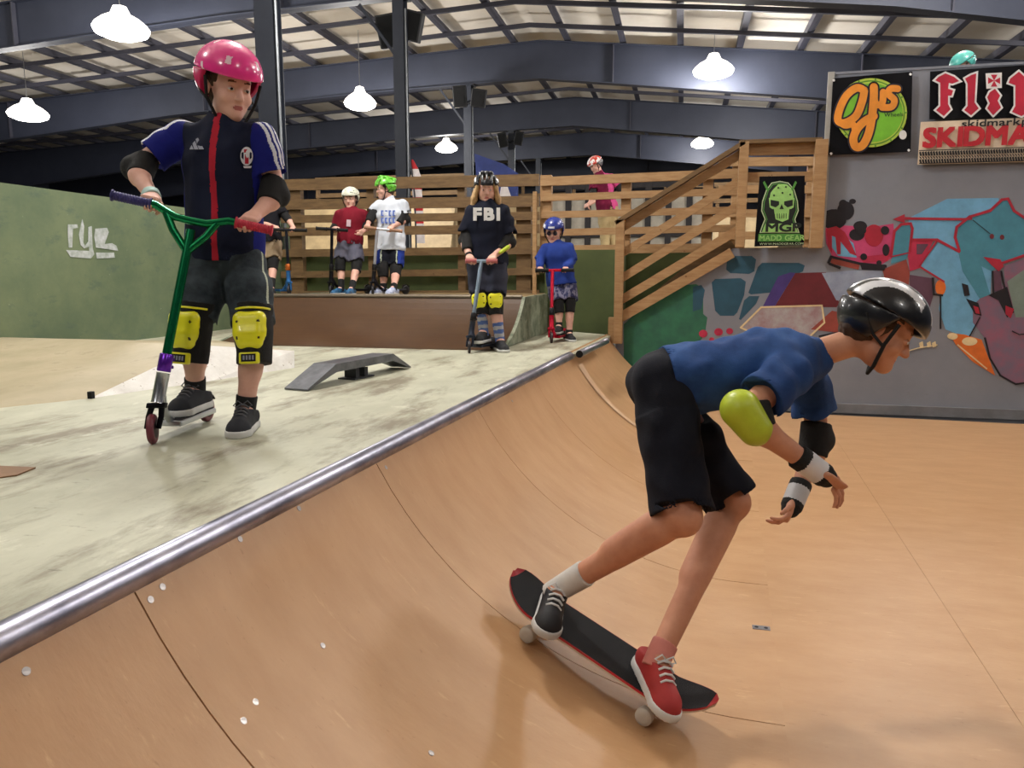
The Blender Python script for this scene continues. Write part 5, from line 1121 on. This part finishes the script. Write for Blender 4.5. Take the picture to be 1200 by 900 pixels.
# teal helmet above the mural wall
slab('floor_raised_platform', (1.9,7.9,1.2), (3.35,9.4,1.3), mat('platform_board',(150,128,92)))
d = 8.0; z = 1.3
p = kid('person whose teal helmet peeks over the mural wall above the red lettered banner', d, z, 1.1,
 dict(head=(1129,77), look=(-.85,-.1,-.5), neck=(1130,102), pelvis=(1133,160), sA=(1116,112,-.05), sB=(1148,112,.08), eA=(1112,136,-.1), eB=(1152,136,.1), kA=(1128,198), kB=(1140,198), aA=(1126,0), aB=(1140,.1), fA=(-.8,-.6,0), fB=(-.8,-.6,0)),
 gA=(J(1100,150,d-.1), UP, V(-.6,-.5,.4), (20,35,25), V(0,0,1)), gB=(J(1140,158,d+.1), UP, V(-.6,-.5,.4), (20,35,25), V(1,0,0)), hk=1.12)
tee(p, [cloth('tee_black',(36,36,42))], loose=1.6); shorts(p, [cloth('shorts_charcoal',(58,60,74))], leg=.9); TH_ = mat('helmet_teal',(90,190,180),.3,coat=.5)
helmet(p, TH_, TH_, 'none', size=1.02)
for s in 'AB': shoe(p, s, mat('shoe_dark_far',(24,26,32)), SOLEW)
# ------------------------------------------------------------ the skateboarder on the ramp
w1, v1_ = hit(628,742); w2_, v2_ = hit(764,836)
def rnorm(v): 
    if v >= v1: return UP.copy()
    a = (v1-v)/R_; return cn*a+UP*math.sqrt(1-a*a)
n_ = nz(rnorm(v1_)+rnorm(v2_)); bd = nz(w2_-w1); bs = np.cross(bd, n_); bc = (w1+w2_)/2; n_ = np.cross(bs, bd); n_ = n_ if n_@UP > 0 else -n_; bs = np.cross(n_, bd)
DB = float((bc-CC)@CF)
print('SKATER depth', DB, 'wheelbase', np.linalg.norm(w2_-w1), bc, n_)
sk = empty('skateboard', tuple(bc)); tag(sk, 'skateboard with a red edge and black grip under the crouching skater', 'skateboard')
dh = .085; hw = np.linalg.norm(w2_-w1)/2
def outline(t):  # half width
    return .1*math.sqrt(max(0,1-max(0,(abs(t)-.27)/.125)**2)) if abs(t) > .27 else .1
def bz(t): a = abs(t)-.24; return max(0,a)**1.5*.95
BL = .92; ts = [x for x in np.linspace(-.394,.394,49)]; mb = MB()
for lo_, hi_, mi in ((0,.006,0),(-.006,0,1)):
    base = len(mb.v); vs = []
    for t in ts:
        w_ = max(outline(t),.004)
        for s in (-1,-.6,0,.6,1):
            for hh in (lo_, hi_): vs.append(bc+bd*t*BL+bs*w_*s+n_*(dh+bz(t)+hh+.006*s*s))
    fs = []; nn = 10
    for i in range(len(ts)-1):
        for j in range(4):
            q = i*nn+j*2; fs += [(q+1,q+3,q+nn+3,q+nn+1),(q,q+nn,q+nn+2,q+2)]
        fs += [(i*nn,i*nn+1,i*nn+nn+1,i*nn+nn),(i*nn+8,i*nn+nn+8,i*nn+nn+9,i*nn+9)]
    fs += [(0,2,3,1),(2,4,5,3),(4,6,7,5),(6,8,9,7)]; e = (len(ts)-1)*nn; fs += [(e,e+1,e+3,e+2),(e+2,e+3,e+5,e+4),(e+4,e+5,e+7,e+6),(e+6,e+7,e+9,e+8)]
    mb.add(vs, fs, mi)
dk = mb.build('deck', [mat('deck_red',(176,28,40),.4), mat('deck_pale',(196,176,156),.5)], sk, True); dk['label'] = 'red edged deck'
mb = MB(); vs = []
for t in ts[1:-1]:
    w_ = max(outline(t)-.003,.003)
    for s in (-1,-.6,0,.6,1): vs.append(bc+bd*t*BL+bs*w_*s+n_*(dh+bz(t)+.0068+.006*s*s))
mb.add(vs, [(i*5+j,i*5+j+1,(i+1)*5+j+1,(i+1)*5+j) for i in range(len(ts)-3) for j in range(4)]); mb.build('grip_tape', mat('grip_tape',(35,35,38)), dk, True)
TRK = metal('truck_alloy',(170,172,178),.35)
for sg in (-1,1):
    c = bc+bd*hw*sg; wc = c+n_*.027
    if sg == -1: wc = w1+rnorm(v1_)*.027
    if sg == 1: wc = w2_+rnorm(v2_)*.027
    m_ = MB(); m_.tube([wc-bs*.085,wc-bs*.06,wc+bs*.06,wc+bs*.085], [.005,.009,.009,.005], 12); m_.lathe(wc, n_, [(0,.02),(.02,.018),(.035,.026),(.055,.028)], 14); m_.box(bc+bd*hw*sg+n_*(dh-.01), (.04,.027,.005), (bd,bs,n_), bev=.003); m_.build('truck', TRK, sk, True)
    for s in (-1,1): MB().lathe(wc+bs*s*.075-bs*.017, bs, [(0,.012),(.001,.02),(.005,.0255),(.017,.0268),(.029,.0255),(.033,.02),(.034,.012)], 22).build('wheel', mat('wheel_urethane',(206,200,190),.45), sk, True)
k = 1.0; dp = DB+.03
top_ = n_*(dh+.012)
aF = bc+bd*.17+top_+n_*.078+bs*(-.02); aR = bc-bd*.2+top_+n_*.078
near = -1 if (bs@CA) > 0 else 1      # side of the board towards the camera
tow = bs*near
p = dict(label='person crouching on a skateboard in a blue shirt, black shorts and dark helmet', k=1.0, h=.0045, hk=1.05, base=tuple(bc), z0=0,
 head=J(1030,385,dp-.05), look=V(.80,-.35,-.45), hup=nz(V(.45,0,1)), neck=J(955,418,dp), pelvis=J(778,448,dp+.02), sA=J(925,440,dp-.16), sB=J(945,432,dp+.17), eA=J(868,486,dp-.27), eB=J(960,515,dp+.22), fwd=V(.1,-.2,-1),
 gA=(J(972,562,dp-.24), UP, nz(V(.2,.6,.7)), (14,26,18), nz(V(.4,.1,1))), gB=(J(925,600,dp+.1), UP, nz(V(-.3,-.9,.2)), (20,30,20), nz(V(1,0,.2))),
 kA=J(800,604,dp-.20), kB=J(858,588,dp+.06), aA=aR, aB=aF, fA=nz(bd*.45+tow), fB=nz(bd*.75+tow*.8), uA=n_, uB=n_, kfA=V(.9,-.5,.2), kfB=V(.9,-.5,.2), skin=SKIN2, girth=1.05)
make_person(p)
print('thigh', [np.linalg.norm(p['k'+s]-p['h'+s]) for s in 'AB'], 'shin', [np.linalg.norm(p['k'+s]-p['a'+s]) for s in 'AB'], 'arm', [(np.linalg.norm(p['s'+s]-p['e'+s]),np.linalg.norm(p['e'+s]-p['w'+s])) for s in 'AB'], 'spine', p['fr'][3])
tee(p, [cloth('tee_denim_blue',(52,84,138),(38,62,110),scale=7)], sleeve=.6, hem=.02, loose=1.7)
shorts(p, [cloth('shorts_black',(28,30,40),(20,22,30))], leg=.98, wide=.034, waist=.12)
def skp(cc,H,F,R,U,q):
    d_ = cc-H; r = d_@R/q; u = d_@U/q; m = np.zeros(len(cc), int); m[(np.abs(r)<.034)&(u>.06)] = 2; m[(np.abs(np.abs(r)-.06)<.012)&(u>.04)&(d_@F/q<.06)] = 2; return m
HB = mat('helmet_black',(30,32,38)); helmet(p, HB, HB, 'none', size=1.1, pick=skp, mats_extra=[mat('helmet_white_streak',(226,228,234),.25,coat=.5)]); hair(p, mat('hair_brown_dark',(70,50,36)), 'short')
E, W = p['eA'], p['wA']
S = Sdf(.0045); u1 = nz(p['sA']-E); u2 = nz(W-E); S.add(cyl(E+u1*.06, E+u2*.07, .045, .044), 0); S.add(ell(E,(.038,.038,.038)), .01); o = S.build('elbow_pad', [BLACKP], p['root'])
ce_ = E+nz(-CA+ -UP*.2)*.018+u2*.0; S = Sdf(.0045); S.add(rc(E+u1*.03-(u1+u2)*.014, E+u2*.07-(u1+u2)*.01, .056, .049), 0); S.build('pad_cap', [LIMEC], o)['label'] = 'yellow green elbow cap'
S = Sdf(.0045); u1 = nz(p['sB']-p['eB']); u2 = nz(p['wB']-p['eB']); S.add(cyl(p['eB']+u1*.06, p['eB']+u2*.07, .05,.048), 0); S.add(ell(p['eB'],(.052,.052,.052)),.02); S.build('elbow_pad', [BLACKP], p['root'])
for s in 'AB':
    W = p['w'+s]; fd = nz(p['e'+s]-W); S = Sdf(.0045); S.add(cyl(W-fd*.03, W+fd*.07, .034,.036, None), 0); S.add(rc(W-fd*.035-p['g'+s][4]*.0, W+fd*.055, .030,.030), .01); S.build('wrist_guard', [mat('guard_white',(214,214,218),.5), BLACKP], p['root'], pick=(lambda c, W=W, fd=fd: (((c-W)@fd>.045)|((c-W)@fd<-.012)).astype(int)))
for s in 'AB':
    if s == 'A': shoe(p, s, mat('shoe_black_white',(34,34,38),.7), SOLEW, sock=mat('sock_white',(214,212,208),.9), sockh=.12, lace=mat('lace_white',(220,220,220),.8))
    else: shoe(p, s, mat('shoe_red',(170,50,50),.7,col2=(140,40,40)), SOLEW, sock=mat('sock_pink',(206,130,120),.9), sockh=.05, lace=mat('lace_white',(220,220,220)))
sc.view_settings.view_transform = 'Standard'; sc.view_settings.look = 'None'; sc.view_settings.gamma = 1; sc.view_settings.exposure = -0.07
